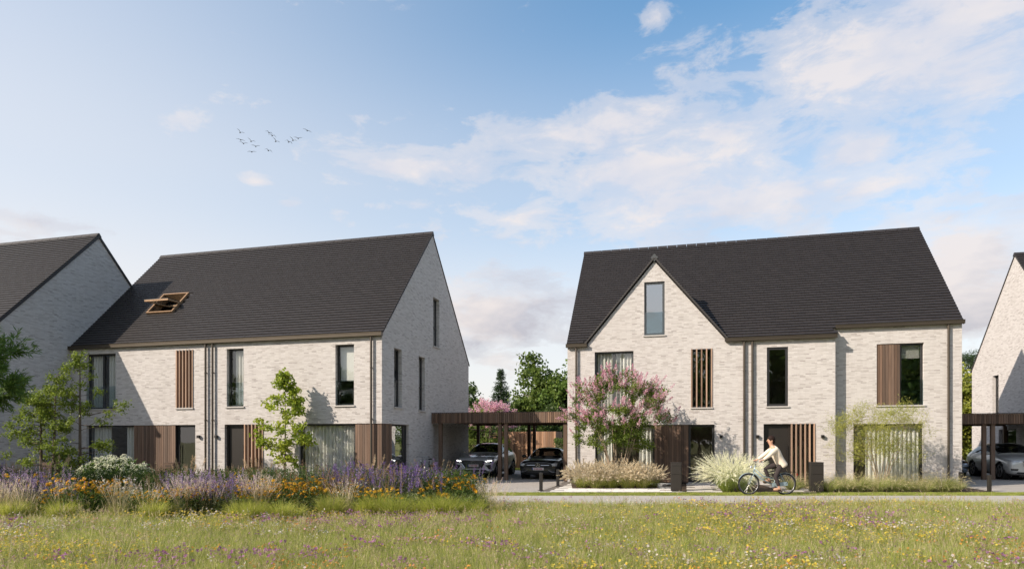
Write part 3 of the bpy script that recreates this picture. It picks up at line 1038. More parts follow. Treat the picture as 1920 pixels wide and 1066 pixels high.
# dormer slopes
for sg in (-1, 1):
    foot = Vector((DA + sg * (DZ - EAVE + 0.06) / DM, -0.05, EAVE - 0.01)); ap = Vector((DA, -0.05, DZ + 0.06)); bk = Vector((DA, (DZ + 0.06 - EAVE) / PITCH, DZ + 0.06))
    fb = Vector((foot.x, 0.06, EAVE - 0.01))
    dn = Vector((0, 0, -0.05))
    MB().add([foot, ap, bk, fb, foot + dn, ap + dn, bk + dn, fb + dn], [(0, 1, 2, 3), (4, 5, 6, 7), (0, 1, 5, 4), (1, 2, 6, 5), (2, 3, 7, 6), (3, 0, 4, 7)]).build('dormer_slope', M['deck'], rcf)
    e2 = (ap - foot).normalized(); e1 = Vector((0, -1, 0)) if sg > 0 else Vector((0, 1, 0))
    O = Vector((foot.x, bk.y, foot.z)) if sg > 0 else Vector((foot.x, -0.06, foot.z))
    Ls = (ap - foot).length
    tiles(hc, rcf, O, (0, -1, 0) if sg < 0 else (0, 1, 0), e2, bk.y + 0.06, Ls - 0.05, (lambda a, v: a < bk.y * v / Ls + 0.25), 0) if False else None
    Of = Vector((foot.x, -0.06, foot.z))
    E1 = Vector((0, 1, 0)) if sg > 0 else Vector((0, -1, 0))
    if sg > 0:
        tiles(hc, rcf, Of, E1, e2, bk.y, Ls - 0.04, (lambda a, v: a < bk.y * (v + 0.1) / Ls + 0.1), 0)
    else:
        tiles(hc, rcf, Of + Vector((0, bk.y, 0)), E1, e2, bk.y, Ls - 0.04, (lambda a, v: (bk.y - a) < bk.y * (v + 0.1) / Ls + 0.1), 0)
    # verge tiles up the rake of the dormer
    nv = int(Ls / 0.20)
    vm = MB().bar((0, 0, 0), (0, 0, 0.212), 0.055, 0.09).mesh('verge_tile', M['verge'])
    rot = Vector((0, 0, 1)).rotation_difference(e2).to_matrix().to_4x4()
    for i in range(nv):
        mm = rot.copy(); mm.translation = foot + Vector((sg * 0.02, -0.012 - 0.004 * (i % 2), 0.0)) + e2 * (i * Ls / nv)
        link('verge_tile', vm, rcf, mat=mm)
m = MB(); m.add([(DA, -0.09, DZ + 0.24), (DA + 0.15, -0.09, DZ + 0.07), (DA, -0.09, DZ - 0.08), (DA - 0.15, -0.09, DZ + 0.07),
                 (DA, 0.2, DZ + 0.24), (DA + 0.15, 0.2, DZ + 0.07), (DA, 0.2, DZ - 0.08), (DA - 0.15, 0.2, DZ + 0.07)],
                [(0, 1, 2, 3), (4, 5, 6, 7), (0, 1, 5, 4), (1, 2, 6, 5), (2, 3, 7, 6), (3, 0, 4, 7)])
m.build('ridge_cap', M['frame_grey'], rcf)
gutter(hc, -0.05, DA - (DZ - EAVE) / DM + 0.02); gutter(hc, DA + (DZ - EAVE) / DM - 0.02, 10.32); gutter(hc, 10.33, 14.65, 0.38)
downpipe(hc, 0.38); downpipe(hc, 7.0); downpipe(hc, 7.30); downpipe(hc, 14.14, 0.38)
for s in (6.14, 7.50, 9.82): wall_light(hc, s)
verge(hc, 0, 0.05, 0.03, -1); verge(hc, 14.6, 0.05, 0.03, d0=0.27)
m = MB(); m.box(0.11, 0.23, -0.03, 0, 0.03, 0.50)
for k in range(6): m.bar((0.12, -0.045, 0.06 + k * 0.075), (0.22, -0.03, 0.10 + k * 0.075), 0.02, 0.012)
m.build('wall_vent', M['black_metal'], hc)
interior(hc, 0.36, 14.24)

# ---- the house cut by the right edge
hd = house_root('brick_house', OD, 'brick house cut by the picture edge, half its gable wall in sun behind a carport')
shell(hd, 0, 14.6, lo=[(6.75, 7.45, 3.10, 5.15), (4.9, 6.75, -1, 2.30)])
SL = side_left(0)
window(hd, SL, 6.75, 7.45, 3.155, 5.15, trans=[4.0], frame='frame_dark')
window(hd, SL, 4.9, 6.75, 0.9, 2.30, mull=[6.3], sill=False)
MB().box(0, 0.3, 4.9, 6.75, 0, 0.9).build('wall', M['brick'], hd)
make_roof(hd, 0, 14.6, 40); gutter(hd, -0.05, 14.6); verge(hd, 0, 0.07, 0.04, -1)
interior(hd, 0.36, 14.2)
# ------------------------------------------------------------------ ground, path, paving
def sheet(name, pts, z, mat, kind='structure', parent=None):
    o = MB().add([(x, y, z) for x, y in pts], [tuple(range(len(pts)))]).build(name, M[mat], parent, fix=False)
    if kind: tag(o, kind=kind)
    return o


def XY(s, d, o=None):
    p = loc(s, d, 0, o); return (p.x, p.y)


sheet('terrain', [(-600, -300), (600, -300), (600, 900), (-600, 900)], -0.03, 'terrain')
sheet('footpath', [(-45, 16.6), (45, 16.6), (45, 20.2), (-45, 20.2)], 0.0, 'concrete_path')
sheet('ground', [(-45, 21.36), (45, 21.36), (45, 21.361), XY(40, 30), XY(-40, 30), (-45, 21.361)], -0.018, 'soil')


def paver_field(name, poly, pw, pl, z, mat, rz=-AZ, gap=0.006, h=0.03, single=0, piece='paver'):
    """a bedding sheet with the stones laid on it in running bond"""
    base = sheet(name, poly, z - 0.012, 'joint')
    xs = [p[0] for p in poly]; ys = [p[1] for p in poly]
    c, s = math.cos(rz), math.sin(rz)
    cx, cy = sum(xs) / len(xs), sum(ys) / len(ys)
    rad = max(math.hypot(x - cx, y - cy) for x, y in poly) + pl

    def inside(x, y):
        r = False; j = len(poly) - 1
        for i in range(len(poly)):
            xi, yi = poly[i]; xj, yj = poly[j]
            if (yi > y) != (yj > y) and x < (xj - xi) * (y - yi) / (yj - yi) + xi: r = not r
            j = i
        return r
    cells = []
    n, mm = int(rad / pw) + 1, int(rad / pl) + 1
    for j in range(-mm, mm + 1):
        for i in range(-n, n + 1):
            a = i * pw + (pw / 2 if j % 2 else 0); b = j * pl
            x = cx + a * c - b * s; y = cy + a * s + b * c
            if all(inside(x + (u * c - v * s), y + (u * s + v * c)) for u in (-pw * .42, pw * .42) for v in (-pl * .42, pl * .42)): cells.append((x, y))
    cells.sort(key=lambda p: p[1])
    hx, hy = pw / 2 - gap / 2, pl / 2 - gap / 2
    box = np.array([(x, y, zz) for zz in (0, h) for x, y in ((-hx, -hy), (hx, -hy), (hx, hy), (-hx, hy))])
    box[4:, :2] *= 0.985
    fcs = np.array([(4, 5, 6, 7), (0, 1, 5, 4), (1, 2, 6, 5), (2, 3, 7, 6), (3, 0, 4, 7)])
    rot = np.array([[c, s, 0], [-s, c, 0], [0, 0, 1]])
    if single:
        me = bpy.data.meshes.new(piece); me.from_pydata((box @ rot).tolist(), [], fcs.tolist()); me.materials.append(M[mat])
        for x, y in cells[:single]:
            link(piece, me, base, (x, y, z - 0.012 - h + 0.012 + rnd.uniform(-.0015, .0015)))
    rest = cells[single:]
    if rest:
        A = np.array([(x, y, z - h) for x, y in rest]); A[:, 2] += npr.uniform(-.002, .002, len(A))
        v = ((box @ rot)[None] + A[:, None]).reshape(-1, 3)
        f = (fcs[None] + (np.arange(len(A)) * 8)[:, None, None]).reshape(-1, 4)
        me = bpy.data.meshes.new(piece + 's'); me.from_pydata(v.tolist(), [], f.tolist()); me.materials.append(M[mat])
        at = me.attributes.new('tone', 'FLOAT', 'POINT'); at.data.foreach_set('value', np.repeat(npr.random(len(A)), 8).astype(np.float32))
        tag(link(piece + 's', me, base), kind='stuff')
    return base


paver_field('driveway', [(-5.2, 21.4), (0.88, 21.4), XY(-0.02, -0.1), XY(-0.02, 9.6), XY(-6.05, 9.6), XY(-6.05, -1)], 0.30, 0.20, 0.004, 'paver')
paver_field('driveway', [(16.1, 21.4), (26, 21.4), XY(20.5, 2), XY(20.5, 14), XY(14.7, 14), XY(14.7, -0.4)], 0.30, 0.20, 0.004, 'paver')
paver_field('paving', [(0.90, 21.42), (5.70, 21.42), (5.95, 25.0), XY(4.75, -0.01), XY(0.02, -0.01)], 0.80, 0.40, 0.012, 'pale_paving', single=90, piece='slab')
sheet('edging', [(0.89, 21.38), (5.72, 21.38), (5.72, 21.50), (0.89, 21.50)], 0.020, 'pale_paving')
paver_field('doorstep_path', [(5.76, 21.42), (6.98, 21.42), XY(5.98, -0.02), XY(4.82, -0.02)], 0.58, 0.58, 0.012, 'slab', single=40, piece='slab')
paver_field('doorstep_path', [(9.05, 21.42), (10.12, 21.42), XY(8.82, -0.02), XY(7.62, -0.02)], 0.58, 0.58, 0.012, 'slab', single=40, piece='slab')
sheet('flower_bed_soil', [(2.15, 23.1), (5.3, 23.1), (5.4, 25.0), (5.0, 25.9), (2.4, 26.5)], 0.018, 'soil')

# ------------------------------------------------------------------ carports
def carport(label, o, s0, s1, d0, d1, z0, z1, posts, rear, group='timber carports'):
    r = tag(empty('carport', o, -AZ), label, 'carport', group)
    m = MB(); m.box(s0 + 0.04, s1 - 0.04, d0 + 0.04, d1, z1 - 0.14, z1 - 0.03); m.build('roof', M['deck'], r)
    for d in [d0 + 0.35 + k * (d1 - d0 - 0.6) / 4 for k in range(5)]:
        MB().box(s0 + 0.05, s1 - 0.05, d, d + 0.07, z0 + 0.06, z1 - 0.145).build('rafter', M['carport_wood'], r)
    MB().box(s0 + 0.04, s1 - 0.04, d0 + 0.035, d0 + 0.10, z0 + 0.02, z1 - 0.16).build('beam', M['carport_wood'], r)
    MB().box(s0 + 0.04, s1 - 0.04, d1 - 0.10, d1 - 0.035, z0 + 0.02, z1 - 0.16).build('beam', M['carport_wood'], r)
    n = round((s1 - s0) / 0.092); w = (s1 - s0) / n
    me = MB().box(0.009, w - 0.009, 0, 0.028, 0, z1 - z0).mesh('fascia_board', M['carport_wood'])
    for i in range(n): link('fascia_board', me, r, (s0 + i * w, d0 + rnd.uniform(-.003, .003), z0))
    MB().box(s0 - 0.0, s1, d0 - 0.01, d0 + 0.05, z1 + 0.002, z1 + 0.02).build('edge_trim', M['deck'], r)
    pm = MB().box(-0.075, 0.075, -0.075, 0.075, 0, z0 + 0.02).mesh('post', M['carport_wood'])
    for s, d in [(s, d0 + 0.18) for s in posts] + [(s, d1 - 0.2) for s in rear]: link('post', pm, r, (s, d, 0.004))
    return r


carport('brown timber carport over the grey crossover and the black saloon', OC, -6.10, -0.03, -0.02, 5.8, 2.48, 2.93,
        [-5.74, -2.99, -2.71, -0.12], [-5.74, -2.99, -2.71, -0.12])
carport('brown timber carport cut by the picture edge, beside the half-sunlit gable', OC, 14.63, 20.57, 5.72, 11.5, 2.44, 2.89,
        [14.75, 17.43, 17.76, 20.45], [14.75, 17.43, 17.76, 20.45])

# ------------------------------------------------------------------ garden shed and fence behind the first carport
def board_wall(parent, a, b, z1, w=0.13, name='board'):
    a = Vector(a); b = Vector(b); L = (b - a).length; n = max(1, round(L / w)); w = L / n
    d = (b - a) / L; rz = math.atan2(d.y, d.x)
    me = MB().box(0.004, w - 0.004, -0.012, 0.012, 0, z1).mesh(name, M['fence_wood'])
    for i in range(n):
        p = a + d * (i * w)
        o = link(name, me, parent, (p.x, p.y, 0.02)); o.rotation_euler = (0, 0, rz)


sh = tag(empty('garden_shed', loc(-5.9, 12.3), -AZ), 'warm brown vertical-boarded garden shed standing between the two parked cars', 'shed')
board_wall(sh, (-0.85, 0, 0), (3.0, 0, 0), 2.26)
board_wall(sh, (3.0, 0.02, 0), (3.0, 2.2, 0), 2.26)
MB().box(-0.85, 3.0, 0.03, 2.2, 2.18, 2.30).build('roof', M['deck'], sh)
MB().box(-0.85, 2.98, 0.013, 0.06, 0.1, 2.17).build('wall', M['deck'], sh)
fn = tag(empty('board_fence', loc(-8.9, 12.6), -AZ), 'lower board fence joining the shed, half hidden by the silver car', 'fence')
board_wall(fn, (-2, 0, 0), (2.1, 0, 0), 2.08)
for x in (-1.6, 0.2, 1.9): MB().box(x, x + 0.09, 0.014, 0.10, 0.02, 2.0).build('post', M['fence_wood'], fn)

# ------------------------------------------------------------------ letterbox pillars, bollards
def letterbox(label, x, y, mat, w=0.36, h=0.95, group=None):
    r = tag(empty('letterbox_pillar', (x, y, 0), -AZ), label, 'letterbox', group)
    d = 0.30
    bevel(MB().box(-w / 2, w / 2, -d / 2, d / 2, 0.0, h).build('body', M[mat], r), 0.008)
    bevel(MB().box(-w / 2 - 0.006, w / 2 + 0.006, -d / 2 - 0.006, d / 2 + 0.006, h + 0.001, h + 0.018).build('cap', M[mat], r), 0.004)
    bevel(MB().box(-w / 2 + 0.02, w / 2 - 0.02, -d / 2 - 0.012, -d / 2 - 0.001, h * 0.60, h - 0.03).build('flap', M[mat], r), 0.004)
    MB().box(-w / 2 + 0.02, w / 2 - 0.02, -d / 2 - 0.008, -d / 2 - 0.001, 0.04, h * 0.585).build('door', M[mat], r)
    MB().box(-w / 2 + 0.05, w / 2 - 0.05, -d / 2 - 0.016, -d / 2 - 0.0125, h - 0.10, h - 0.08).build('slot', M['black_metal'], r)
    return r


letterbox('dark bronze letterbox pillar beside the glazed front door and the cream fountain grass', 5.60, 22.1, 'bronze_box')
letterbox('dark bronze letterbox pillar between the slatted door and the low grasses', 10.30, 21.95, 'bronze_box', 0.42, 0.97)
letterbox('rust brown letterbox pillar in front of the stems of the small trees', -15.72, 22.1, 'corten', 0.46)
letterbox('rust brown letterbox pillar in front of the boarded wall beside the hydrangea', -11.58, 22.1, 'corten', 0.40)


def bollard(label, x, y, h, w=0.105):
    r = tag(empty('bollard', (x, y, 0), -AZ), label, 'bollard', 'dark metal bollards')
    bevel(MB().box(-w / 2, w / 2, -w / 2, w / 2, 0.0, h).build('post', M['black_metal' if x < 10 else 'bronze_box'], r), 0.008)
    MB().box(-w / 2 + 0.008, w / 2 - 0.008, -w / 2 + 0.008, w / 2 - 0.008, h + 0.0005, h + 0.012).build('cap', M['black_plastic'], r)
    MB().box(-w / 2 - 0.03, w / 2 + 0.03, -w / 2 - 0.03, w / 2 + 0.03, 0.0, 0.024).build('base_plate', M['black_metal'], r)


bollard('slim black bollard on the pale paving corner, nearest the footpath', 0.99, 22.1, 0.61)
bollard('slim black bollard right in front of the black saloon headlamp', 1.72, 24.3, 0.63)
bollard('brown bollard standing alone in front of the two carport posts on the far drive', 16.02, 21.75, 0.55)
bollard('short dark bollard behind the low grasses by the house corner', 15.75, 22.75, 0.60)
# ------------------------------------------------------------------ cars (front towards the path: local -Y)
from mathutils.bvhtree import BVHTree


def car(label, o, paintm, spec, front_fn, lit=False):
    L, Wd, H = spec['L'], spec['W'], spec['H']
    w = Wd / 2
    r = tag(empty('parked_car', o, -AZ + spec.get('yaw', 0)), label, 'car', 'cars under the carports')
    st = spec['st']     # y, width factor, bottom, sill, mid, belt, rail half width, rail z, roof z
    verts = []; faces = []; mats = []
    prof = []
    for (y, wf, zb, zs, zm, zt, gx, zg, zr) in st:
        ww = w * wf
        half = [(0, zb), (0.80 * ww, zb), (0.96 * ww, zs), (ww, zm), (0.985 * ww, (zm + zt) / 2 + 0.04), (0.93 * ww, zt), (gx * ww, zg), (gx * ww * 0.62, zr - 0.012), (0, zr)]
        ring = [(x, y, z) for x, z in half] + [(-x, y, z) for x, z in half[-2:0:-1]]
        prof.append(ring)
    n = len(prof[0])
    for ring in prof: verts += ring
    gl = spec['glass']    # station index ranges: windscreen, side, rear
    for i in range(len(prof) - 1):
        for k in range(n):
            a = i * n + k; b = i * n + (k + 1) % n
            faces.append((a, b, b + n, a + n))
            top = k in (6, 7, 8, 9); side = k in (5, 10)
            mi = 0
            if top and gl[0][0] <= i < gl[0][1]: mi = 1
            if side and gl[1][0] <= i < gl[1][1]: mi = 2
            if top and gl[2][0] <= i < gl[2][1]: mi = 3
            mats.append(mi)
    faces.append(tuple(range(n))); mats.append(0)
    faces.append(tuple(range((len(prof) - 1) * n, len(prof) * n))); mats.append(0)
    me = bpy.data.meshes.new('tmp'); me.from_pydata(verts, [], faces)
    for k in range(4): me.materials.append(None)
    me.polygons.foreach_set('material_index', mats)
    ob = bpy.data.objects.new('tmp', me); COL.objects.link(ob)
    md = ob.modifiers.new('s', 'SUBSURF'); md.levels = 2; md.render_levels = 2
    bpy.context.view_layer.update()
    dg = bpy.context.evaluated_depsgraph_get()
    ev = ob.evaluated_get(dg); em = ev.to_mesh()
    vv = [v.co.copy() for v in em.vertices]
    ff = [(tuple(p.vertices), p.material_index) for p in em.polygons]
    bvh = BVHTree.FromPolygons(vv, [f for f, _ in ff])
    ev.to_mesh_clear(); bpy.data.objects.remove(ob)
    # wheel positions cut the arches out of the body sides
    wy = spec['wheels']; wr = spec['wr']
    for mi, name, mat in ((0, 'body', paintm), (1, 'windscreen', 'car_glass'), (2, 'side_window', 'car_glass'), (3, 'rear_window', 'car_glass')):
        for sd in ((0,) if mi != 2 else (-1, 1)):
            m = MB(); mp = {}
            for f, k in ff:
                if k != mi: continue
                c = sum((vv[i] for i in f), Vector()) / len(f)
                if sd and c.x * sd < 0: continue
                if mi == 0 and abs(c.x) > w * 0.62 and any((c.y - yy) ** 2 + (c.z - wr) ** 2 < (wr + 0.055) ** 2 for yy in wy): continue
                q = []
                for i in f:
                    if i not in mp: mp[i] = len(m.v); m.v.append(tuple(vv[i]))
                    q.append(mp[i])
                m.f.append(tuple(q)); m.m.append(0); m.c.append(None)
            if m.f: m.build(name, M[mat], r, smooth=True)
    # wheels
    wm = None
    for yy in wy:
        for sx in (-1, 1):
            x = sx * (w - 0.125)
            m = MB(); m.torus((0, 0, 0), wr - 0.075, 0.078, (1, 0, 0), 32, 10); m.disc((0, 0, 0), wr - 0.06, (1, 0, 0), 32, 0.20)
            ty = m.build('wheel', M['rubber'], r, smooth=True); ty.location = (x, yy, wr)
            m = MB(); xo = sx * 0.105
            m.torus((xo, 0, 0), wr - 0.125, 0.014, (1, 0, 0), 28, 6)
            for k in range(5):
                a = k * 2 * math.pi / 5
                for da in (-0.11, 0.11):
                    m.bar((xo, 0.03 * math.cos(a), 0.03 * math.sin(a)), (xo, (wr - 0.125) * math.cos(a + da), (wr - 0.125) * math.sin(a + da)), 0.028, 0.02)
            m.disc((xo, 0, 0), 0.05, (1, 0, 0), 14, 0.03)
            m.build('rim', M[spec.get('rim', 'alloy')], ty)
            m = MB()   # liner that closes the arch
            m.tube([(sx * (w - 0.30), yy, wr + 0.02), (sx * (w - 0.012), yy, wr + 0.02)], wr + 0.06, 28, cap=False)
            m.disc((sx * (w - 0.30), yy, wr + 0.02), wr + 0.06, (1, 0, 0), 28, 0.01)
            m.build('wheel_arch', M['black_plastic'], r)
    # underbody, seats, wheel
    MB().box(-w * 0.8, w * 0.8, 0.35, L - 0.35, 0.20, 0.30).build('floor_pan', M['black_plastic'], r)
    cy = spec['seat_y']; bz = spec['belt']
    for sx in (-1, 1):
        m = MB(); x = sx * 0.37
        m.box(x - 0.23, x + 0.23, cy - 0.1, cy + 0.45, 0.45, 0.62); m.box(x - 0.22, x + 0.22, cy + 0.36, cy + 0.50, 0.60, bz + 0.08); m.box(x - 0.12, x + 0.12, cy + 0.40, cy + 0.49, bz + 0.12, bz + 0.30)
        bevel(m.build('seat', M['upholstery'], r), 0.05, 3)
    MB().box(-w * 0.72, w * 0.72, cy - 0.72, cy - 0.45, 0.75, bz - 0.03).build('dashboard', M['black_plastic'], r)
    # mirrors
    for sx in (-1, 1):
        m = MB(); m.ball((sx * (w + 0.10), spec['mirror_y'], bz + 0.07), 0.12, 0.085, 0.075, 12, 8); m.bar((sx * (w * 0.9), spec['mirror_y'] + 0.03, bz), (sx * (w + 0.05), spec['mirror_y'] + 0.02, bz + 0.04), 0.05, 0.04)
        m.build('mirror', M[spec.get('mirror', paintm)], r, smooth=True)

    def fy(x, z):
        h = bvh.ray_cast(Vector((x, -3, z)), Vector((0, 1, 0)))
        return h[0].y if h[0] is not None else 0.3

    def patch(name, pts, mat, parent=r, lift=0.012, sub=5):
        """a plate that follows the curved nose"""
        bm = bmesh.new()
        bm.faces.new([bm.verts.new((x, 0, z)) for x, z in pts])
        bmesh.ops.triangulate(bm, faces=bm.faces)
        bmesh.ops.subdivide_edges(bm, edges=bm.edges, cuts=sub, use_grid_fill=True)
        bmesh.ops.triangulate(bm, faces=bm.faces)
        for v in bm.verts: v.co.y = fy(v.co.x, v.co.z) - lift
        ex = bmesh.ops.extrude_face_region(bm, geom=bm.faces[:])
        for v in [g for g in ex['geom'] if isinstance(g, bmesh.types.BMVert)]: v.co.y += lift + 0.03
        bmesh.ops.recalc_face_normals(bm, faces=bm.faces)
        me = bpy.data.meshes.new(name); bm.to_mesh(me); bm.free(); me.materials.append(M[mat])
        return link(name, me, parent)

    def strip(name, pts, wd, mat, parent=r, lift=0.02):
        m = MB(); P3 = []
        for (x0, z0), (x1, z1) in zip(pts, pts[1:]):
            for k in range(6):
                t = k / 6; x = x0 + (x1 - x0) * t; z = z0 + (z1 - z0) * t; P3.append((x, fy(x, z) - lift, z))
        x, z = pts[-1]; P3.append((x, fy(x, z) - lift, z))
        m.tube(P3, wd / 2, 6, cap=True)
        return m.build(name, M[mat], parent)

    def plate(z, x=0.0, marks=(1, 3)):
        y = fy(x, z) - 0.045
        p = MB().box(x - 0.26, x + 0.26, y, y + 0.04, z - 0.055, z + 0.055).build('number_plate', M['plate_white'], r)
        b = MB(); q = -0.17
        # faint red characters: a digit, a dash, three letters, a dash, three digits
        for grp in ((1,), (1, 1, 1), (1, 1, 1)):
            for _ in grp:
                b.box(x + q, x + q + 0.035, y - 0.003, y - 0.0005, z - 0.032, z + 0.032); b.box(x + q + 0.012, x + q + 0.024, y - 0.0045, y - 0.0032, z - 0.016, z + 0.016, 1)
                q += 0.047
            if grp is not None: b.box(x + q + 0.002, x + q + 0.016, y - 0.003, y - 0.0005, z - 0.005, z + 0.005); q += 0.022
        b.build('characters', [M['plate_red'], M['plate_white']], p)
        MB().box(x - 0.258, x - 0.215, y - 0.003, y - 0.0005, z - 0.052, z + 0.052).build('blue_band', M['plate_blue'], p)
        return p
    front_fn(r, patch, strip, plate, fy, w)
    return r


def mir(pts): return [(-x, z) for x, z in pts]


def front_silver(r, patch, strip, plate, fy, w):
    out = [(-0.56, 0.76), (-0.50, 0.80), (0.50, 0.80), (0.56, 0.76), (0.55, 0.66), (0.40, 0.46), (-0.40, 0.46), (-0.55, 0.66)]
    g = patch('grille', out, 'black_plastic')
    strip('grille_frame', out + out[:1], 0.028, 'chrome', g, 0.03)
    hx = [(0.034 * math.cos(k * math.pi / 3), 0.022 * math.sin(k * math.pi / 3)) for k in range(7)]
    hm = MB()
    for j in range(6):
        for i in range(-6, 7):
            x = i * 0.078 + (0.039 if j % 2 else 0); z = 0.50 + j * 0.050
            if abs(x) > 0.47 - max(0, (0.62 - z)) * 0.9: continue
            y = fy(x, z) - 0.026
            for (a, b), (c, d) in zip(hx, hx[1:]): hm.bar((x + a, y, z + b), (x + c, y, z + d), 0.011, 0.008)
    tag(hm.build('grille_mesh', M['alloy'], g), kind='stuff')
    for k in range(4):
        m = MB(); x = -0.105 + k * 0.07; m.torus((x, fy(0, 0.70) - 0.05 - 0.004 * (k % 2), 0.715), 0.044, 0.008, (0, 1, 0), 20, 6); m.build('ring', M['chrome'], g)
    plate(0.575)
    for sx in (-1, 1):
        q = (lambda p: p) if sx > 0 else mir
        hl = patch('headlight', q([(0.56, 0.79), (0.60, 0.72), (0.80, 0.70), (0.885, 0.78), (0.875, 0.84), (0.70, 0.80)]), 'black_plastic')
        strip('lit_strip', q([(0.585, 0.785), (0.66, 0.76), (0.70, 0.795), (0.76, 0.77), (0.79, 0.815), (0.85, 0.80)]), 0.034, 'lit_lamp', hl, 0.035)
        patch('side_intake', q([(0.58, 0.60), (0.84, 0.62), (0.86, 0.40), (0.74, 0.42)]), 'black_plastic')
        strip('bumper_blade', q([(0.36, 0.425), (0.60, 0.40), (0.80, 0.33), (0.885, 0.42)]), 0.05, 'paint_silver')
    patch('lower_intake', [(-0.62, 0.385), (0.62, 0.385), (0.70, 0.30), (-0.70, 0.30)], 'black_plastic')
    strip('lower_lip', [(-0.6, 0.265), (0.6, 0.265)], 0.03, 'chrome')


def front_black(r, patch, strip, plate, fy, w):
    out = [(-0.58, 0.70), (-0.40, 0.75), (0.40, 0.75), (0.58, 0.70), (0.55, 0.58), (0.40, 0.53), (-0.40, 0.53), (-0.55, 0.58)]
    g = patch('grille', out, 'black_plastic')
    strip('grille_frame', [(-0.58, 0.71), (-0.40, 0.755), (0.40, 0.755), (0.58, 0.71)], 0.022, 'alloy', g, 0.03)
    for a, b in ((-0.50, -0.13), (0.13, 0.50)): strip('grille_bar', [(a, 0.635), (b, 0.635)], 0.028, 'chrome', g, 0.03)
    y = fy(0, 0.64) - 0.04
    m = MB(); m.torus((0, y, 0.64), 0.088, 0.010, (0, 1, 0), 28, 6)
    for k in range(3):
        a = math.pi / 2 + k * 2 * math.pi / 3
        m.bar((0, y, 0.64), (0.085 * math.cos(a), y, 0.64 + 0.085 * math.sin(a)), 0.022, 0.012)
    m.build('star_emblem', M['chrome'], g)
    plate(0.475)
    patch('lower_intake', [(-0.42, 0.40), (0.42, 0.40), (0.46, 0.31), (-0.46, 0.31)], 'black_plastic')
    for sx in (-1, 1):
        q = (lambda p: p) if sx > 0 else mir
        hl = patch('headlight', q([(0.60, 0.69), (0.64, 0.60), (0.82, 0.60), (0.86, 0.74), (0.76, 0.755)]), 'lamp_lens')
        strip('lamp_strip', q([(0.62, 0.68), (0.72, 0.715), (0.84, 0.735)]), 0.018, 'chrome', hl, 0.03)
        patch('side_intake', q([(0.56, 0.47), (0.82, 0.50), (0.84, 0.36), (0.66, 0.34)]), 'black_plastic')
        strip('bumper_blade', q([(0.47, 0.42), (0.62, 0.345), (0.84, 0.33)]), 0.028, 'alloy')
    for x0 in (-0.42, 0.12):
        m = MB(); m.bar((x0, 1.02, 0.985), (x0 + 0.34, 1.06, 0.985), 0.02, 0.012); m.build('wiper', M['alloy'], r)


def front_blue(r, patch, strip, plate, fy, w):
    for sx in (-1, 1):
        q = (lambda p: p) if sx > 0 else mir
        hl = patch('headlight', q([(0.45, 0.74), (0.50, 0.67), (0.84, 0.70), (0.875, 0.79), (0.70, 0.77)]), 'black_plastic')
        strip('lamp_strip', q([(0.66, 0.745), (0.74, 0.70), (0.84, 0.72), (0.85, 0.77)]), 0.02, 'orange_lens', hl, 0.03)
        patch('side_intake', q([(0.52, 0.50), (0.86, 0.54), (0.84, 0.36), (0.70, 0.36)]), 'black_plastic')
        strip('bumper_blade', q([(0.55, 0.47), (0.72, 0.38), (0.84, 0.33)]), 0.04, 'paint_blue')
    patch('lower_intake', [(-0.55, 0.42), (0.55, 0.42), (0.62, 0.31), (-0.62, 0.31)], 'black_plastic')
    plate(0.52)


def front_white(r, patch, strip, plate, fy, w):
    for sx in (-1, 1):
        q = (lambda p: p) if sx > 0 else mir
        hl = patch('headlight', q([(0.50, 0.86), (0.55, 0.78), (0.82, 0.80), (0.87, 0.89), (0.70, 0.88)]), 'lamp_lens')
        strip('lamp_strip', q([(0.60, 0.83), (0.84, 0.85)]), 0.022, 'chrome', hl, 0.03)
        patch('fog_light', q([(0.56, 0.50), (0.60, 0.42), (0.82, 0.43), (0.84, 0.51)]), 'black_plastic')
    g = patch('grille', [(-0.42, 0.84), (0.42, 0.84), (0.38, 0.62), (-0.38, 0.62)], 'black_plastic')
    strip('grille_frame', [(-0.42, 0.84), (0.42, 0.84), (0.38, 0.62), (-0.38, 0.62), (-0.42, 0.84)], 0.02, 'chrome', g, 0.03)
    patch('lower_intake', [(-0.60, 0.36), (0.60, 0.36), (0.66, 0.28), (-0.66, 0.28)], 'black_plastic')
    plate(0.52)


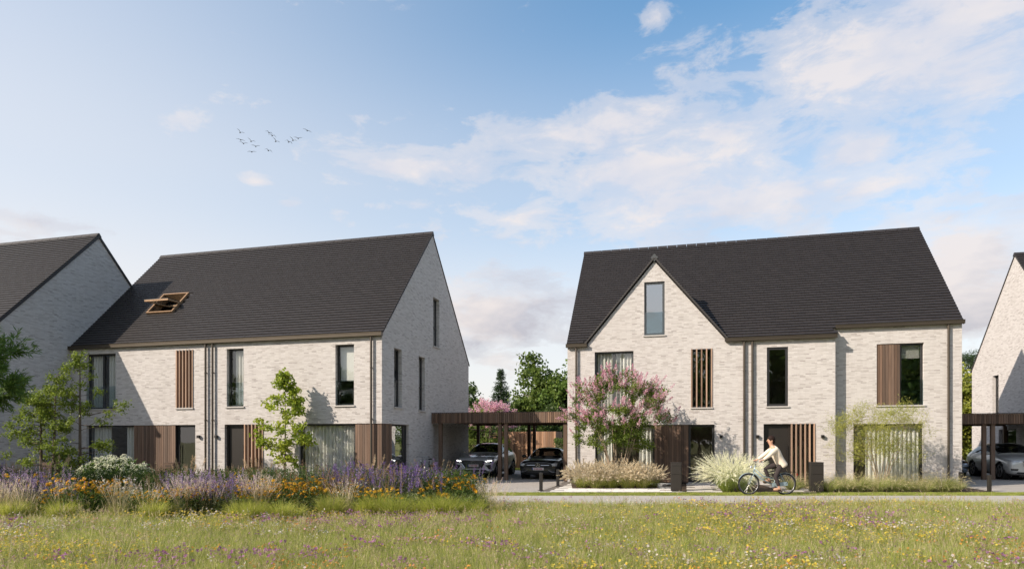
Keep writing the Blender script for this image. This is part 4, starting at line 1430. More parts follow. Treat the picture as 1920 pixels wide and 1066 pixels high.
#        y     wf   zb    zs    zm    belt   gx   zg    zr
SUV = dict(L=4.59, W=1.88, H=1.63, wheels=(0.88, 3.65), wr=0.375, seat_y=2.05, belt=1.08, mirror_y=1.72, rim='alloy', glass=((6, 8), (7, 11), (11, 13)), st=[
    (0.00, 0.86, 0.30, 0.36, 0.55, 0.76, 0.80, 0.80, 0.82), (0.05, 0.93, 0.25, 0.34, 0.56, 0.80, 0.82, 0.855, 0.875), (0.22, 0.985, 0.22, 0.33, 0.58, 0.86, 0.83, 0.925, 0.95),
    (0.60, 1.00, 0.22, 0.33, 0.60, 0.93, 0.82, 0.985, 1.02), (1.10, 1.0, 0.22, 0.33, 0.62, 0.98, 0.82, 1.03, 1.075), (1.38, 1.0, 0.22, 0.33, 0.62, 1.01, 0.80, 1.06, 1.10),
    (1.46, 1.0, 0.22, 0.33, 0.62, 1.02, 0.79, 1.10, 1.14), (1.85, 1.0, 0.22, 0.33, 0.62, 1.04, 0.745, 1.36, 1.42), (2.28, 1.0, 0.22, 0.33, 0.62, 1.06, 0.71, 1.53, 1.60),
    (2.80, 1.0, 0.22, 0.33, 0.62, 1.08, 0.70, 1.56, 1.63), (3.50, 1.0, 0.22, 0.33, 0.62, 1.11, 0.69, 1.52, 1.59), (3.95, 1.0, 0.22, 0.33, 0.62, 1.13, 0.68, 1.45, 1.51),
    (4.25, 0.98, 0.24, 0.35, 0.64, 1.12, 0.70, 1.26, 1.30), (4.45, 0.96, 0.28, 0.38, 0.66, 1.06, 0.72, 1.10, 1.12), (4.56, 0.92, 0.32, 0.40, 0.66, 0.95, 0.74, 0.97, 0.98)])
SEDAN = dict(L=4.55, W=1.83, H=1.42, wheels=(0.86, 3.60), wr=0.335, seat_y=1.95, belt=0.93, mirror_y=1.58, rim='alloy', glass=((6, 8), (7, 11), (11, 13)), st=[
    (0.00, 0.84, 0.28, 0.33, 0.50, 0.68, 0.80, 0.72, 0.74), (0.05, 0.91, 0.22, 0.31, 0.51, 0.72, 0.82, 0.765, 0.785), (0.22, 0.98, 0.19, 0.30, 0.53, 0.77, 0.83, 0.82, 0.845),
    (0.60, 1.00, 0.18, 0.30, 0.54, 0.82, 0.82, 0.87, 0.90), (1.05, 1.0, 0.18, 0.30, 0.55, 0.86, 0.82, 0.91, 0.945), (1.28, 1.0, 0.18, 0.30, 0.55, 0.88, 0.80, 0.93, 0.965),
    (1.36, 1.0, 0.18, 0.30, 0.55, 0.89, 0.79, 0.965, 1.00), (1.78, 1.0, 0.18, 0.30, 0.55, 0.90, 0.735, 1.20, 1.25), (2.22, 1.0, 0.18, 0.30, 0.55, 0.91, 0.70, 1.34, 1.40),
    (2.70, 1.0, 0.18, 0.30, 0.55, 0.92, 0.69, 1.36, 1.42), (3.25, 1.0, 0.18, 0.30, 0.55, 0.94, 0.68, 1.29, 1.35), (3.62, 1.0, 0.18, 0.30, 0.55, 0.95, 0.69, 1.16, 1.20),
    (3.98, 0.99, 0.20, 0.32, 0.56, 0.94, 0.74, 1.00, 1.03), (4.35, 0.96, 0.24, 0.34, 0.58, 0.88, 0.76, 0.95, 0.97), (4.52, 0.92, 0.28, 0.36, 0.58, 0.82, 0.78, 0.85, 0.86)])
SUV2 = dict(SUV); SUV2['mirror'] = 'paint_white'
car('silver car with lit headlamps and a big honeycomb grille, under the carport', loc(-4.62, 1.40), 'paint_silver', SUV, front_silver)
car('black saloon with a round chrome star emblem, parked behind two bollards', loc(-1.48, 0.95), 'paint_black', SEDAN, front_black)
car('blue-grey low car mostly hidden behind the house corner', loc(16.45, 7.0), 'paint_blue', SEDAN, front_blue)
car('pale silver tall car cut by the picture edge under the far carport', loc(19.15, 5.55), 'paint_white', SUV2, front_white)
# ------------------------------------------------------------------ plant helpers
def np_mesh(name, verts, faces, cols, mat, smooth=False):
    """verts (n,3), faces (m,k), cols (m,3) one colour a face"""
    me = bpy.data.meshes.new(name)
    nv, nf, k = len(verts), len(faces), faces.shape[1]
    me.vertices.add(nv); me.vertices.foreach_set('co', np.asarray(verts, np.float32).ravel())
    me.loops.add(nf * k); me.loops.foreach_set('vertex_index', faces.astype(np.int32).ravel())
    me.polygons.add(nf); me.polygons.foreach_set('loop_start', (np.arange(nf) * k).astype(np.int32))
    at = me.color_attributes.new('Col', 'FLOAT_COLOR', 'CORNER')
    c = np.ones((nf, k, 4), np.float32); c[:, :, :3] = np.asarray(cols)[:, None, :]
    at.data.foreach_set('color', c.ravel())
    me.materials.append(M[mat])
    if smooth: me.polygons.foreach_set('use_smooth', [True] * nf)
    me.update(); me.validate()
    return me


def unit(a): return a / (np.linalg.norm(a, axis=-1, keepdims=True) + 1e-9)


def leaf_quads(c, length, width, up=0.4, axis=None, droop=0.0):
    """diamond leaves at the points c; returns verts (n*4,3)"""
    n = len(c)
    a = npr.normal(size=(n, 3)) if axis is None else axis + 0.25 * npr.normal(size=(n, 3))
    a[:, 2] -= droop
    a = unit(a)
    nn = npr.normal(size=(n, 3)); nn[:, 2] += up
    b = unit(np.cross(a, nn)); nz = np.cross(b, a)
    l = length * npr.uniform(0.7, 1.25, (n, 1)); w = width * npr.uniform(0.75, 1.2, (n, 1))
    v = np.stack([c, c + a * l * 0.5 + b * w * 0.5 + nz * l * 0.06, c + a * l - nz * l * 0.08, c + a * l * 0.5 - b * w * 0.5 + nz * l * 0.06], 1)
    return v.reshape(-1, 3)


def pick(cols, n, spread=0.12):
    cols = np.array(cols); c = cols[npr.integers(0, len(cols), n)] * npr.uniform(1 - spread, 1 + spread, (n, 1))
    return c


class Veg:
    def __init__(self): self.v = []; self.f = []; self.c = []; self.n = 0

    def quads(self, v, cols):
        m = len(v) // 4
        self.v.append(v); self.f.append(np.arange(m * 4).reshape(-1, 4) + self.n); self.c.append(np.asarray(cols)); self.n += len(v)

    def mesh(self, name, mat='leaf'): return np_mesh(name, np.concatenate(self.v), np.concatenate(self.f), np.concatenate(self.c), mat)

    def ribbon(self, root, tip_dir, length, width, bend, segs, cols, taper=True):
        """n curved blades: root (n,3), direction (n,3), all arrays"""
        n = len(root)
        d = unit(tip_dir); g = np.array([0, 0, -1.0])
        side = unit(np.cross(d, npr.normal(size=(n, 3)) * 0.3 + np.array([0.0, -1.0, 0.0]) + 1e-6))
        prev = None; P = [root]
        p = root.copy(); dd = d.copy()
        for s in range(segs):
            p = p + dd * (length / segs)[:, None]
            dd = unit(dd + g * (bend / segs)[:, None] * (1 + s))
            P.append(p)
        for s in range(segs):
            w0 = width * (1 - (s / segs) ** 1.5 if taper else 1.0); w1 = width * (1 - ((s + 1) / segs) ** 1.5 * 0.92 if taper else 1.0)
            v = np.stack([P[s] - side * w0[:, None] / 2, P[s] + side * w0[:, None] / 2, P[s + 1] + side * w1[:, None] / 2, P[s + 1] - side * w1[:, None] / 2], 1)
            self.quads(v.reshape(-1, 3), cols)
        return P


def stem_mesh(paths, bark, name='trunk'):
    mb = MB()
    for pts, r in paths: mb.tube(pts, r, 7 if r[0] > 0.02 else 5)
    return mb, bark


def curve_path(a, b, sag=0.15, n=5, wob=0.03):
    a, b = np.array(a, float), np.array(b, float); L = np.linalg.norm(b - a)
    t = np.linspace(0, 1, n)[:, None]
    p = a + (b - a) * t
    p[:, 2] += np.sin(t[:, 0] * math.pi) * -sag * L * 0.5 + 0
    p[1:-1] += npr.normal(size=(n - 2, 3)) * wob * L
    return p


def ellipsoid_points(n, c, r, shell=0.45, low=-1.0):
    out = []
    while len(out) < n:
        d = npr.normal(size=3); d /= np.linalg.norm(d)
        rr = (shell + (1 - shell) * npr.random() ** 0.6)
        if d[2] * rr < low: continue
        out.append(np.array(c) + d * rr * np.array(r))
    return np.array(out)


def tree(label, name, base, stems, centers, n_leaf, crad, leaf=(0.09, 0.06), cols=((0.07, 0.11, 0.02),), bark='bark', limb=0.02, up=0.5, cat='tree',
         group=None, droop=0.0, leafmat='leaf', mass=None, squash=0.8, extra=None):
    """trunk with limbs reaching every leaf clump, crown of single leaves gathered in clumps; base at the ground"""
    r = tag(empty(name, base), label, cat, group)
    mb = MB()
    allp = []
    for pts, rads in stems:
        mb.tube(pts, rads, 8)
        pts = np.array(pts); t = np.linspace(0, 1, 24)
        ip = np.stack([np.interp(t, np.linspace(0, 1, len(pts)), pts[:, k]) for k in range(3)], 1)
        ir = np.interp(t, np.linspace(0, 1, len(pts)), rads)
        allp.append(np.concatenate([ip, ir[:, None]], 1))
    allp = np.concatenate(allp)
    for c in centers:
        d = np.linalg.norm(allp[:, :3] - c, axis=1) + np.maximum(0, allp[:, 2] - c[2] + 0.12 * np.linalg.norm(allp[:, :2] - c[:2], axis=1)) * 3
        k = int(np.argmin(d)); a = allp[k, :3]
        r0 = min(allp[k, 3] * 0.75, limb * (0.6 + np.linalg.norm(c - a) * 0.35))
        mb.tube(curve_path(a, c, 0.12), list(np.linspace(r0, r0 * 0.25, 5)), 5, cap=False)
    mb.build('trunk', M[bark], r, smooth=True, fix=False)
    vg = Veg()
    cr = crad if hasattr(crad, '__len__') else [crad] * len(centers)
    for c, q in zip(centers, cr):
        m = max(4, int(n_leaf * npr.uniform(0.6, 1.4)))
        # leaves along short twigs leaving the clump centre
        tw = unit(npr.normal(size=(max(3, m // 9), 3)))
        k = npr.integers(0, len(tw), m)
        pos = c + tw[k] * (npr.random((m, 1)) ** 0.7) * q * np.array([1, 1, squash]) + npr.normal(size=(m, 3)) * q * 0.13
        base_c = pick(cols, 1, 0.10)
        col = pick(cols, m, 0.18) * 0.5 + base_c * 0.5
        vg.quads(leaf_quads(pos, leaf[0], leaf[1], up, droop=droop), col)
    link('crown', vg.mesh('crown', leafmat), r)
    if extra: extra(r)
    return r


def scatter(name, pts, rot, scl, idx, meshes, label=None, cat=None, group=None, kind='stuff', parent=None):
    """lay many copies of a few small plants over the ground as one object"""
    src = bpy.data.collections.new(name + '_kinds')
    for i, me in enumerate(meshes):
        o = bpy.data.objects.new('%s_%02d' % (name, i), me); src.objects.link(o)
    me = bpy.data.meshes.new(name)
    me.vertices.add(len(pts)); me.vertices.foreach_set('co', np.asarray(pts, np.float32).ravel())
    for nm, ty, ar in (('rot', 'FLOAT_VECTOR', rot), ('scl', 'FLOAT', scl), ('idx', 'INT', idx)):
        a = me.attributes.new(nm, ty, 'POINT')
        a.data.foreach_set('vector' if ty == 'FLOAT_VECTOR' else 'value', np.asarray(ar).ravel())
    o = bpy.data.objects.new(name, me); COL.objects.link(o)
    if parent: o.parent = parent
    ng = bpy.data.node_groups.new(name, 'GeometryNodeTree')
    ng.interface.new_socket('Geometry', in_out='INPUT', socket_type='NodeSocketGeometry')
    ng.interface.new_socket('Geometry', in_out='OUTPUT', socket_type='NodeSocketGeometry')
    gi = ng.nodes.new('NodeGroupInput'); go = ng.nodes.new('NodeGroupOutput')
    ip = ng.nodes.new('GeometryNodeInstanceOnPoints'); ci = ng.nodes.new('GeometryNodeCollectionInfo')
    ci.inputs['Collection'].default_value = src; ci.inputs['Separate Children'].default_value = True; ci.inputs['Reset Children'].default_value = True
    ip.inputs['Pick Instance'].default_value = True

    def attr(nm, ty):
        n = ng.nodes.new('GeometryNodeInputNamedAttribute'); n.data_type = ty; n.inputs[0].default_value = nm
        return n.outputs['Attribute']
    ng.links.new(gi.outputs[0], ip.inputs['Points']); ng.links.new(ci.outputs[0], ip.inputs['Instance'])
    ng.links.new(attr('rot', 'FLOAT_VECTOR'), ip.inputs['Rotation']); ng.links.new(attr('scl', 'FLOAT'), ip.inputs['Scale']); ng.links.new(attr('idx', 'INT'), ip.inputs['Instance Index'])
    ng.links.new(ip.outputs[0], go.inputs[0])
    md = o.modifiers.new('scatter', 'NODES'); md.node_group = ng
    return tag(o, label, cat, group, kind)


def zrot(n, lean=0.0):
    r = np.zeros((n, 3)); r[:, 2] = npr.uniform(0, 6.283, n); r[:, :2] = npr.normal(size=(n, 2)) * lean
    return r


# ---- plant kinds (meshes standing at the origin)
def grass_mesh(name, n, h, spread, width, bend, cols, segs=3, lean=0.35, hvar=0.35):
    v = Veg()
    ang = npr.uniform(0, 6.283, n); rr = spread * npr.random(n) ** 0.6
    root = np.stack([np.cos(ang) * rr, np.sin(ang) * rr, np.zeros(n)], 1)
    d = np.stack([np.cos(ang) * lean * npr.uniform(0.2, 1.3, n), np.sin(ang) * lean * npr.uniform(0.2, 1.3, n), np.ones(n)], 1) + npr.normal(size=(n, 3)) * 0.12
    v.ribbon(root, d, h * npr.uniform(1 - hvar, 1 + hvar * 0.6, n), width * npr.uniform(0.7, 1.3, n), bend * npr.uniform(0.5, 1.5, n), segs, pick(cols, n))
    return v, root


def plumes(v, n, h, spread, cols, stemcol, head=0.16, headw=0.02, lean=0.3, bend=0.35, hairs=26, hairlen=0.03):
    """fine stalks carrying soft seed heads"""
    ang = npr.uniform(0, 6.283, n); rr = spread * npr.random(n) ** 0.6
    root = np.stack([np.cos(ang) * rr, np.sin(ang) * rr, np.zeros(n)], 1)
    d = np.stack([np.cos(ang) * lean * npr.uniform(0.1, 1.4, n), np.sin(ang) * lean * npr.uniform(0.1, 1.4, n), np.ones(n)], 1) + npr.normal(size=(n, 3)) * 0.08
    L = h * npr.uniform(0.7, 1.15, n)
    P = v.ribbon(root, d, L, np.full(n, 0.004), bend * npr.uniform(0.5, 1.5, n), 4, pick(stemcol, n), taper=False)
    a, b = P[-2], P[-1]; ax = unit(b - a)
    t = npr.random((n, hairs))
    prof = np.sin(np.clip(t * 0.9 + 0.12, 0, 1) * math.pi)
    c = b[:, None, :] + ax[:, None, :] * ((t - 0.35) * head)[..., None]
    dr = unit(npr.normal(size=(n, hairs, 3)) + ax[:, None, :] * 0.8)
    tip = c + dr * (hairlen * (0.4 + prof))[..., None]
    sd = unit(np.cross(dr, npr.normal(size=(n, hairs, 3)))) * headw * 0.25
    q = np.stack([c - sd, c + sd, tip + sd * 0.3, tip - sd * 0.3], 2).reshape(-1, 3)
    v.quads(q, np.repeat(pick(cols, n), hairs, 0) * npr.uniform(0.85, 1.12, (n * hairs, 1)))
    return v


def spikes(v, n, h, spread, cols, leafcol, spike=0.25, dense=34, size=0.02, lean=0.28, leaves=16):
    """upright flower spikes (sage, lavender) over grey-green leaves"""
    ang = npr.uniform(0, 6.283, n); rr = spread * npr.random(n) ** 0.6
    root = np.stack([np.cos(ang) * rr, np.sin(ang) * rr, np.zeros(n)], 1)
    d = np.stack([np.cos(ang) * lean * npr.uniform(0.1, 1.3, n), np.sin(ang) * lean * npr.uniform(0.1, 1.3, n), np.ones(n)], 1) + npr.normal(size=(n, 3)) * 0.07
    L = h * npr.uniform(0.72, 1.12, n)
    P = v.ribbon(root, d, L, np.full(n, 0.006), npr.uniform(-0.1, 0.2, n), 3, pick(leafcol, n), taper=False)
    b = P[-1]; ax = unit(P[-1] - P[-2])
    t = npr.random((n, dense)) ** 0.85
    sp = spike * npr.uniform(0.7, 1.2, (n, 1))
    c = b[:, None, :] - ax[:, None, :] * (t * sp)[..., None] + npr.normal(size=(n, dense, 3)) * (size * (0.25 + 0.5 * t))[..., None]
    c = c.reshape(-1, 3); m = len(c)
    v.quads(leaf_quads(c, size, size * 0.8, 0.3), np.repeat(pick(cols, n), dense, 0) * npr.uniform(0.75, 1.25, (m, 1)))
    k = npr.integers(0, n, n * leaves); tt = npr.random((n * leaves, 1)) * 0.72
    lc = root[k] + (b[k] - root[k]) * tt + npr.normal(size=(n * leaves, 3)) * 0.02
    v.quads(leaf_quads(lc, 0.07, 0.016, 0.2), pick(leafcol, n * leaves))
    return v


def daisies(v, n, h, spread, petal, eye, leafcol, size=0.035, leaves=12, lean=0.3):
    """yellow coneflowers: ray petals round a dark button"""
    ang = npr.uniform(0, 6.283, n); rr = spread * npr.random(n) ** 0.55
    root = np.stack([np.cos(ang) * rr, np.sin(ang) * rr, np.zeros(n)], 1)
    d = np.stack([np.cos(ang) * lean * npr.uniform(0.1, 1.4, n), np.sin(ang) * lean * npr.uniform(0.1, 1.4, n), np.ones(n)], 1) + npr.normal(size=(n, 3)) * 0.08
    L = h * npr.uniform(0.65, 1.1, n)
    P = v.ribbon(root, d, L, np.full(n, 0.006), npr.uniform(0, 0.2, n), 3, pick(leafcol, n), taper=False)
    b = P[-1]
    up = unit(npr.normal(size=(n, 3)) * 0.35 + np.array([-0.25, -0.5, 0.9]))
    x = unit(np.cross(up, npr.normal(size=(n, 3)))); y = np.cross(up, x)
    np_ = 9
    for k in range(np_):
        a = 2 * math.pi * k / np_
        dr = x * math.cos(a) + y * math.sin(a); sd = -x * math.sin(a) + y * math.cos(a)
        q = np.stack([b, b + dr * size * 0.55 + sd * size * 0.2, b + dr * size - up * size * 0.25, b + dr * size * 0.55 - sd * size * 0.2], 1).reshape(-1, 3)
        v.quads(q, pick(petal, n))
    for k in range(2):
        a = x if k else y
        c = np.cross(up, a)
        q = np.stack([b - a * size * 0.26, b + c * 0, b + a * size * 0.26, b + up * size * 0.36], 1).reshape(-1, 3)
        v.quads(q, pick(eye, n))
    k = npr.integers(0, n, n * leaves); tt = npr.random((n * leaves, 1)) * 0.85
    lc = root[k] + (b[k] - root[k]) * tt + npr.normal(size=(n * leaves, 3)) * 0.025
    v.quads(leaf_quads(lc, 0.07, 0.022, 0.3), pick(leafcol, n * leaves))
    return v


LIME = [(0.235, 0.265, 0.04), (0.30, 0.31, 0.06), (0.19, 0.23, 0.035), (0.33, 0.31, 0.10)]
MEAD = [(0.24, 0.27, 0.055), (0.29, 0.305, 0.08), (0.32, 0.31, 0.12), (0.17, 0.22, 0.045), (0.37, 0.34, 0.18)]
DKGR = [(0.055, 0.095, 0.02), (0.08, 0.125, 0.028), (0.10, 0.14, 0.04)]
STRAW = [(0.38, 0.325, 0.20), (0.44, 0.385, 0.25), (0.33, 0.275, 0.16)]
PLUME = [(0.46, 0.405, 0.30), (0.52, 0.465, 0.355), (0.40, 0.34, 0.245)]
GREY = [(0.13, 0.15, 0.08), (0.17, 0.185, 0.105), (0.10, 0.125, 0.06)]
PURP = [(0.21, 0.125, 0.35), (0.27, 0.18, 0.41), (0.16, 0.09, 0.30), (0.33, 0.24, 0.43)]
MAUVE = [(0.40, 0.28, 0.42), (0.46, 0.35, 0.46), (0.34, 0.24, 0.38)]
YEL = [(0.60, 0.34, 0.025), (0.66, 0.40, 0.035), (0.52, 0.27, 0.02)]
ORNG = [(0.56, 0.235, 0.025), (0.48, 0.18, 0.02), (0.60, 0.30, 0.03)]
WHT = [(0.78, 0.76, 0.66), (0.72, 0.72, 0.60), (0.82, 0.80, 0.72)]
EYE = [(0.05, 0.02, 0.01), (0.08, 0.03, 0.015)]
PINK = [(0.66, 0.37, 0.45), (0.72, 0.45, 0.52), (0.60, 0.31, 0.41), (0.78, 0.56, 0.60)]

# ------------------------------------------------------------------ meadow
def meadow_pts(n, y0, y1, xm=1.0, pw=1.0):
    y = y0 + (y1 - y0) * npr.random(n) ** pw
    x = npr.uniform(-1, 1, n) * (y * 0.86 + 2.0) * xm
    return np.stack([x, y, np.full(n, -0.03)], 1)


def patchy(p, seed, scale=0.5):
    """smooth random field for drifts of one flower"""
    q = np.zeros(len(p)); rs = np.random.default_rng(seed)
    for k in range(7):
        a = rs.uniform(0, 6.283); f = scale * (0.6 + 1.8 * rs.random()); ph = rs.uniform(0, 6.283)
        q += np.sin((p[:, 0] * math.cos(a) + p[:, 1] * math.sin(a) * 1.6) * f + ph)
    return q / 7 ** 0.5


turf = []
for k in range(6):
    v, _ = grass_mesh('g', 34, 0.17, 0.11, 0.006, 0.5, MEAD, 3, 0.45, 0.45); turf.append(v.mesh('grass_tuft', 'blade'))
for k in range(3):
    v, _ = grass_mesh('g', 22, 0.15, 0.11, 0.006, 0.5, DKGR + MEAD, 3, 0.5, 0.4); turf.append(v.mesh('grass_tuft', 'blade'))
for k in range(3):
    v, _ = grass_mesh('g', 16, 0.15, 0.10, 0.005, 0.4, MEAD + STRAW, 3, 0.4, 0.4)
    plumes(v, 5, 0.22, 0.10, STRAW + [(0.42, 0.30, 0.24)], MEAD, 0.05, 0.012, 0.3, 0.2, 12, 0.012); turf.append(v.mesh('seeding_grass', 'blade'))
P1 = meadow_pts(32000, 7.6, 17.6, 1.0, 1.0)
keep = P1[:, 1] < 17.05 + 0.16 * patchy(P1, 3, 1.2)
P1 = P1[keep]
n = len(P1)
idx = np.where(npr.random(n) < 0.13, npr.integers(9, 12, n), npr.integers(0, 9, n))
lush = patchy(P1, 5, 0.35)
scatter('meadow_grass', P1, zrot(n, 0.06), npr.uniform(0.7, 1.2, n) * (1 + 0.14 * lush), idx, turf, 'mown-height wild meadow grass filling the foreground', 'grass')


def wild(v, n, h, cols, size, spread=0.08, petals=5, stem=MEAD):
    ang = npr.uniform(0, 6.283, n); rr = spread * npr.random(n) ** 0.5
    root = np.stack([np.cos(ang) * rr, np.sin(ang) * rr, np.zeros(n)], 1)
    P = v.ribbon(root, npr.normal(size=(n, 3)) * 0.16 + np.array([0, 0, 1.0]), h * npr.uniform(0.7, 1.2, n), np.full(n, 0.004), npr.uniform(0, 0.2, n), 2, pick(stem, n), taper=False)
    b = P[-1]
    up = unit(npr.normal(size=(n, 3)) * 0.45 + np.array([-0.1, -0.35, 0.9])); x = unit(np.cross(up, npr.normal(size=(n, 3)))); y = np.cross(up, x)
    for k in range(petals):
        a = 2 * math.pi * k / petals; dr = x * math.cos(a) + y * math.sin(a); sd = -x * math.sin(a) + y * math.cos(a)
        v.quads(np.stack([b, b + dr * size * 0.6 + sd * size * 0.32, b + dr * size + up * size * 0.15, b + dr * size * 0.6 - sd * size * 0.32], 1).reshape(-1, 3), pick(cols, n))
    return v


LY = [(0.70, 0.58, 0.10), (0.74, 0.50, 0.06), (0.62, 0.55, 0.12)]
LP = [(0.34, 0.12, 0.30), (0.42, 0.16, 0.36), (0.26, 0.09, 0.26), (0.44, 0.24, 0.42)]
LW = [(0.72, 0.70, 0.62), (0.66, 0.60, 0.58), (0.70, 0.62, 0.62)]
LO = [(0.70, 0.34, 0.06), (0.62, 0.26, 0.08)]
LK = [(0.56, 0.28, 0.36), (0.62, 0.38, 0.44)]


def wild_field(name, cols, count, seed, thr, size, h, label, small=5):
    ms = []
    for k in range(4):
        v = Veg(); wild(v, 7, h, cols, size, 0.13, small); ms.append(v.mesh(name, 'petal'))
    p = meadow_pts(count, 7.6, 17.0)
    f = patchy(p, seed, 0.55) + 0.6 * patchy(p, seed + 50, 1.7)
    p = p[(f + 0.36 * npr.normal(size=len(p))) > thr]; n = len(p)
    scatter(name, p, zrot(n, 0.1), npr.uniform(0.7, 1.25, n), npr.integers(0, 4, n), ms, label, 'wildflowers')


wild_field('yellow_wildflowers', LY, 4900, 21, 0.45, 0.020, 0.20, 'small yellow wildflowers dotted through the meadow grass')
wild_field('purple_wildflowers', LP, 3800, 33, 0.75, 0.022, 0.19, 'dark purple and magenta wildflowers in drifts in the meadow')
wild_field('white_wildflowers', LW, 2300, 47, 0.7, 0.019, 0.21, 'white and blush wildflowers scattered in the meadow')
wild_field('orange_wildflowers', LO, 2300, 58, 0.8, 0.018, 0.18, 'orange wildflowers in loose patches in the meadow')
wild_field('pink_wildflowers', LK, 2800, 63, 0.75, 0.018, 0.19, 'dusty pink wildflowers between the yellow ones')

tall = []
for k in range(4):
    v, _ = grass_mesh('g', 9, 0.22, 0.07, 0.006, 0.5, MEAD, 3, 0.4, 0.4)
    plumes(v, 4, 0.42, 0.07, STRAW + [(0.30, 0.22, 0.15)], MEAD, 0.07, 0.012, 0.3, 0.3, 14, 0.014); tall.append(v.mesh('tall_grass', 'blade'))
p = meadow_pts(2600, 7.6, 16.6); f = patchy(p, 141, 0.7); p = p[f > 0.5]; n = len(p)
scatter('tall_meadow_grass', p, zrot(n, 0.1), npr.uniform(0.7, 1.2, n), npr.integers(0, 4, n), tall, 'taller seeding grass in loose patches over the meadow', 'grass')

# mown verge between footpath and front gardens
lawn = []
for k in range(4):
    v, _ = grass_mesh('g', 46, 0.055, 0.09, 0.006, 0.5, [(0.19, 0.235, 0.045), (0.23, 0.265, 0.055), (0.28, 0.275, 0.09)], 2, 0.5, 0.4); lawn.append(v.mesh('lawn_tuft', 'blade'))
n = 11000
p = np.stack([npr.uniform(-24, 24, n), npr.uniform(20.22, 21.36, n), np.full(n, -0.03)], 1)
scatter('lawn_verge', p, zrot(n), npr.uniform(0.8, 1.3, n), npr.integers(0, 4, n), lawn, 'narrow mown grass verge along the footpath', 'grass')
n = 5000
q = [loc(s, d) for s, d in zip(npr.uniform(-9, 2, n), npr.uniform(9.7, 12.2, n))]
scatter('back_lawn', np.array([(a.x, a.y, -0.03) for a in q]), zrot(n), npr.uniform(1.0, 1.6, n), npr.integers(0, 4, n), lawn, 'sunlit lawn behind the parked cars', 'grass')
# ------------------------------------------------------------------ the perennial bed left of the drive
def in_bed(n, y0, y1, x0=-17.0):
    y = npr.uniform(y0, y1, n); x1 = -0.75 - 0.05 * (y - 14)
    x = x0 + (x1 - x0) * npr.random(n)
    return np.stack([x, y, np.full(n, -0.03)], 1)


n = 90
bed_soil = sheet('planting_bed', [(-20, 13.6), (-0.6, 13.7), (-0.55, 15), (-0.9, 17.9), (-20, 18.3)], 0.004, 'soil')


def bed_layer(name, meshes, pts, label, s=(0.8, 1.2), lean=0.05, cat='flowers'):
    n = len(pts)
    return scatter(name, pts, zrot(n, lean), npr.uniform(s[0], s[1], n), npr.integers(0, len(meshes), n), meshes, label, cat)


def variants(name, k, fn, mat='blade'):
    out = []
    for i in range(k):
        v = fn(); v = v[0] if isinstance(v, tuple) else v
        out.append(v.mesh(name, mat))
    return out


bushy = lambda h, cols: (lambda: _bushy(h, cols))


def _bushy(h, cols):
    v, root = grass_mesh('b', 12, h, 0.16, 0.010, 0.3, cols, 3, 0.35, 0.4)
    m = 230
    c = np.stack([npr.normal(size=m) * 0.14, npr.normal(size=m) * 0.14, npr.random(m) ** 0.8 * h * 0.9], 1)
    v.quads(leaf_quads(c, 0.075, 0.02, 0.4), pick(cols, m, 0.2))
    return v


fill = variants('leafy_stems', 3, bushy(0.50, GREY + DKGR)) + variants('leafy_stems', 3, bushy(0.42, DKGR + MEAD))
bed_layer('bed_foliage', fill, in_bed(1150, 14.6, 17.9), 'grey-green leafy stems filling the flower bed', cat='foliage')
tallb = variants('leafy_plant', 4, bushy(0.95, DKGR + [(0.07, 0.10, 0.035)]), 'flower')
p = in_bed(520, 15.6, 17.9); f = patchy(p, 131, 1.0)
bed_layer('tall_foliage', tallb, p[f > -0.25], 'tall dark green leafy stems at the back of the flower bed', cat='foliage')
sage = variants('sage', 4, lambda: spikes(Veg(), 9, 1.08, 0.18, PURP, GREY, 0.28, 40, 0.022), 'flower')
cat_ = variants('catmint', 4, lambda: spikes(Veg(), 11, 0.88, 0.19, MAUVE + PURP, GREY, 0.24, 30, 0.020, 0.35), 'flower')
p = in_bed(1500, 14.5, 17.9); f = patchy(p, 71, 0.9)
bed_layer('purple_sage', sage, p[(f > 1.05) & (p[:, 1] > 15.2)], 'upright violet sage spikes in drifts through the flower bed')
p = in_bed(1100, 14.3, 17.6); f = patchy(p, 82, 0.8)
bed_layer('mauve_catmint', cat_, p[f > 1.0], 'soft mauve flower spikes spilling between the sage')
m_ = 34; p = np.stack([npr.normal(-11.3, 0.75, m_), npr.normal(14.9, 0.45, m_), np.full(m_, -0.03)], 1); p = p[p[:, 1] > 14.1]
bed_layer('lilac_sage', cat_, p, 'lilac spikes leaning over the bed front at the left picture edge')
# violet drift at the right-hand end, by the drive
m_ = 50; p = np.stack([npr.normal(-2.6, 0.95, m_), npr.normal(16.2, 0.75, m_), np.full(m_, -0.03)], 1); p = p[(p[:, 1] < 17.8) & (p[:, 1] > 14.9) & (p[:, 0] < -0.95)]
bed_layer('violet_sage', sage, p, 'thick drift of violet sage at the bed end by the drive')
rud = variants('coneflower', 4, lambda: daisies(Veg(), 26, 0.64, 0.22, YEL, EYE, DKGR, 0.040, 16), 'flower')
orn = variants('coneflower', 3, lambda: daisies(Veg(), 34, 0.58, 0.24, ORNG + YEL, EYE, DKGR, 0.036, 16), 'flower')
p = in_bed(420, 14.6, 17.2); f = patchy(p, 95, 0.8)
bed_layer('coneflowers', rud, p[f > 0.2], 'scattered yellow coneflowers with dark eyes among the sage')
yar = lambda: wild(Veg(), 22, 0.62, WHT, 0.028, 0.15, 6, GREY)
white = variants('white_flowers', 3, yar, 'petal')
p = in_bed(48, 14.8, 17.4)
bed_layer('white_bed_flowers', white, p, 'loose white flower heads between the purple spikes')

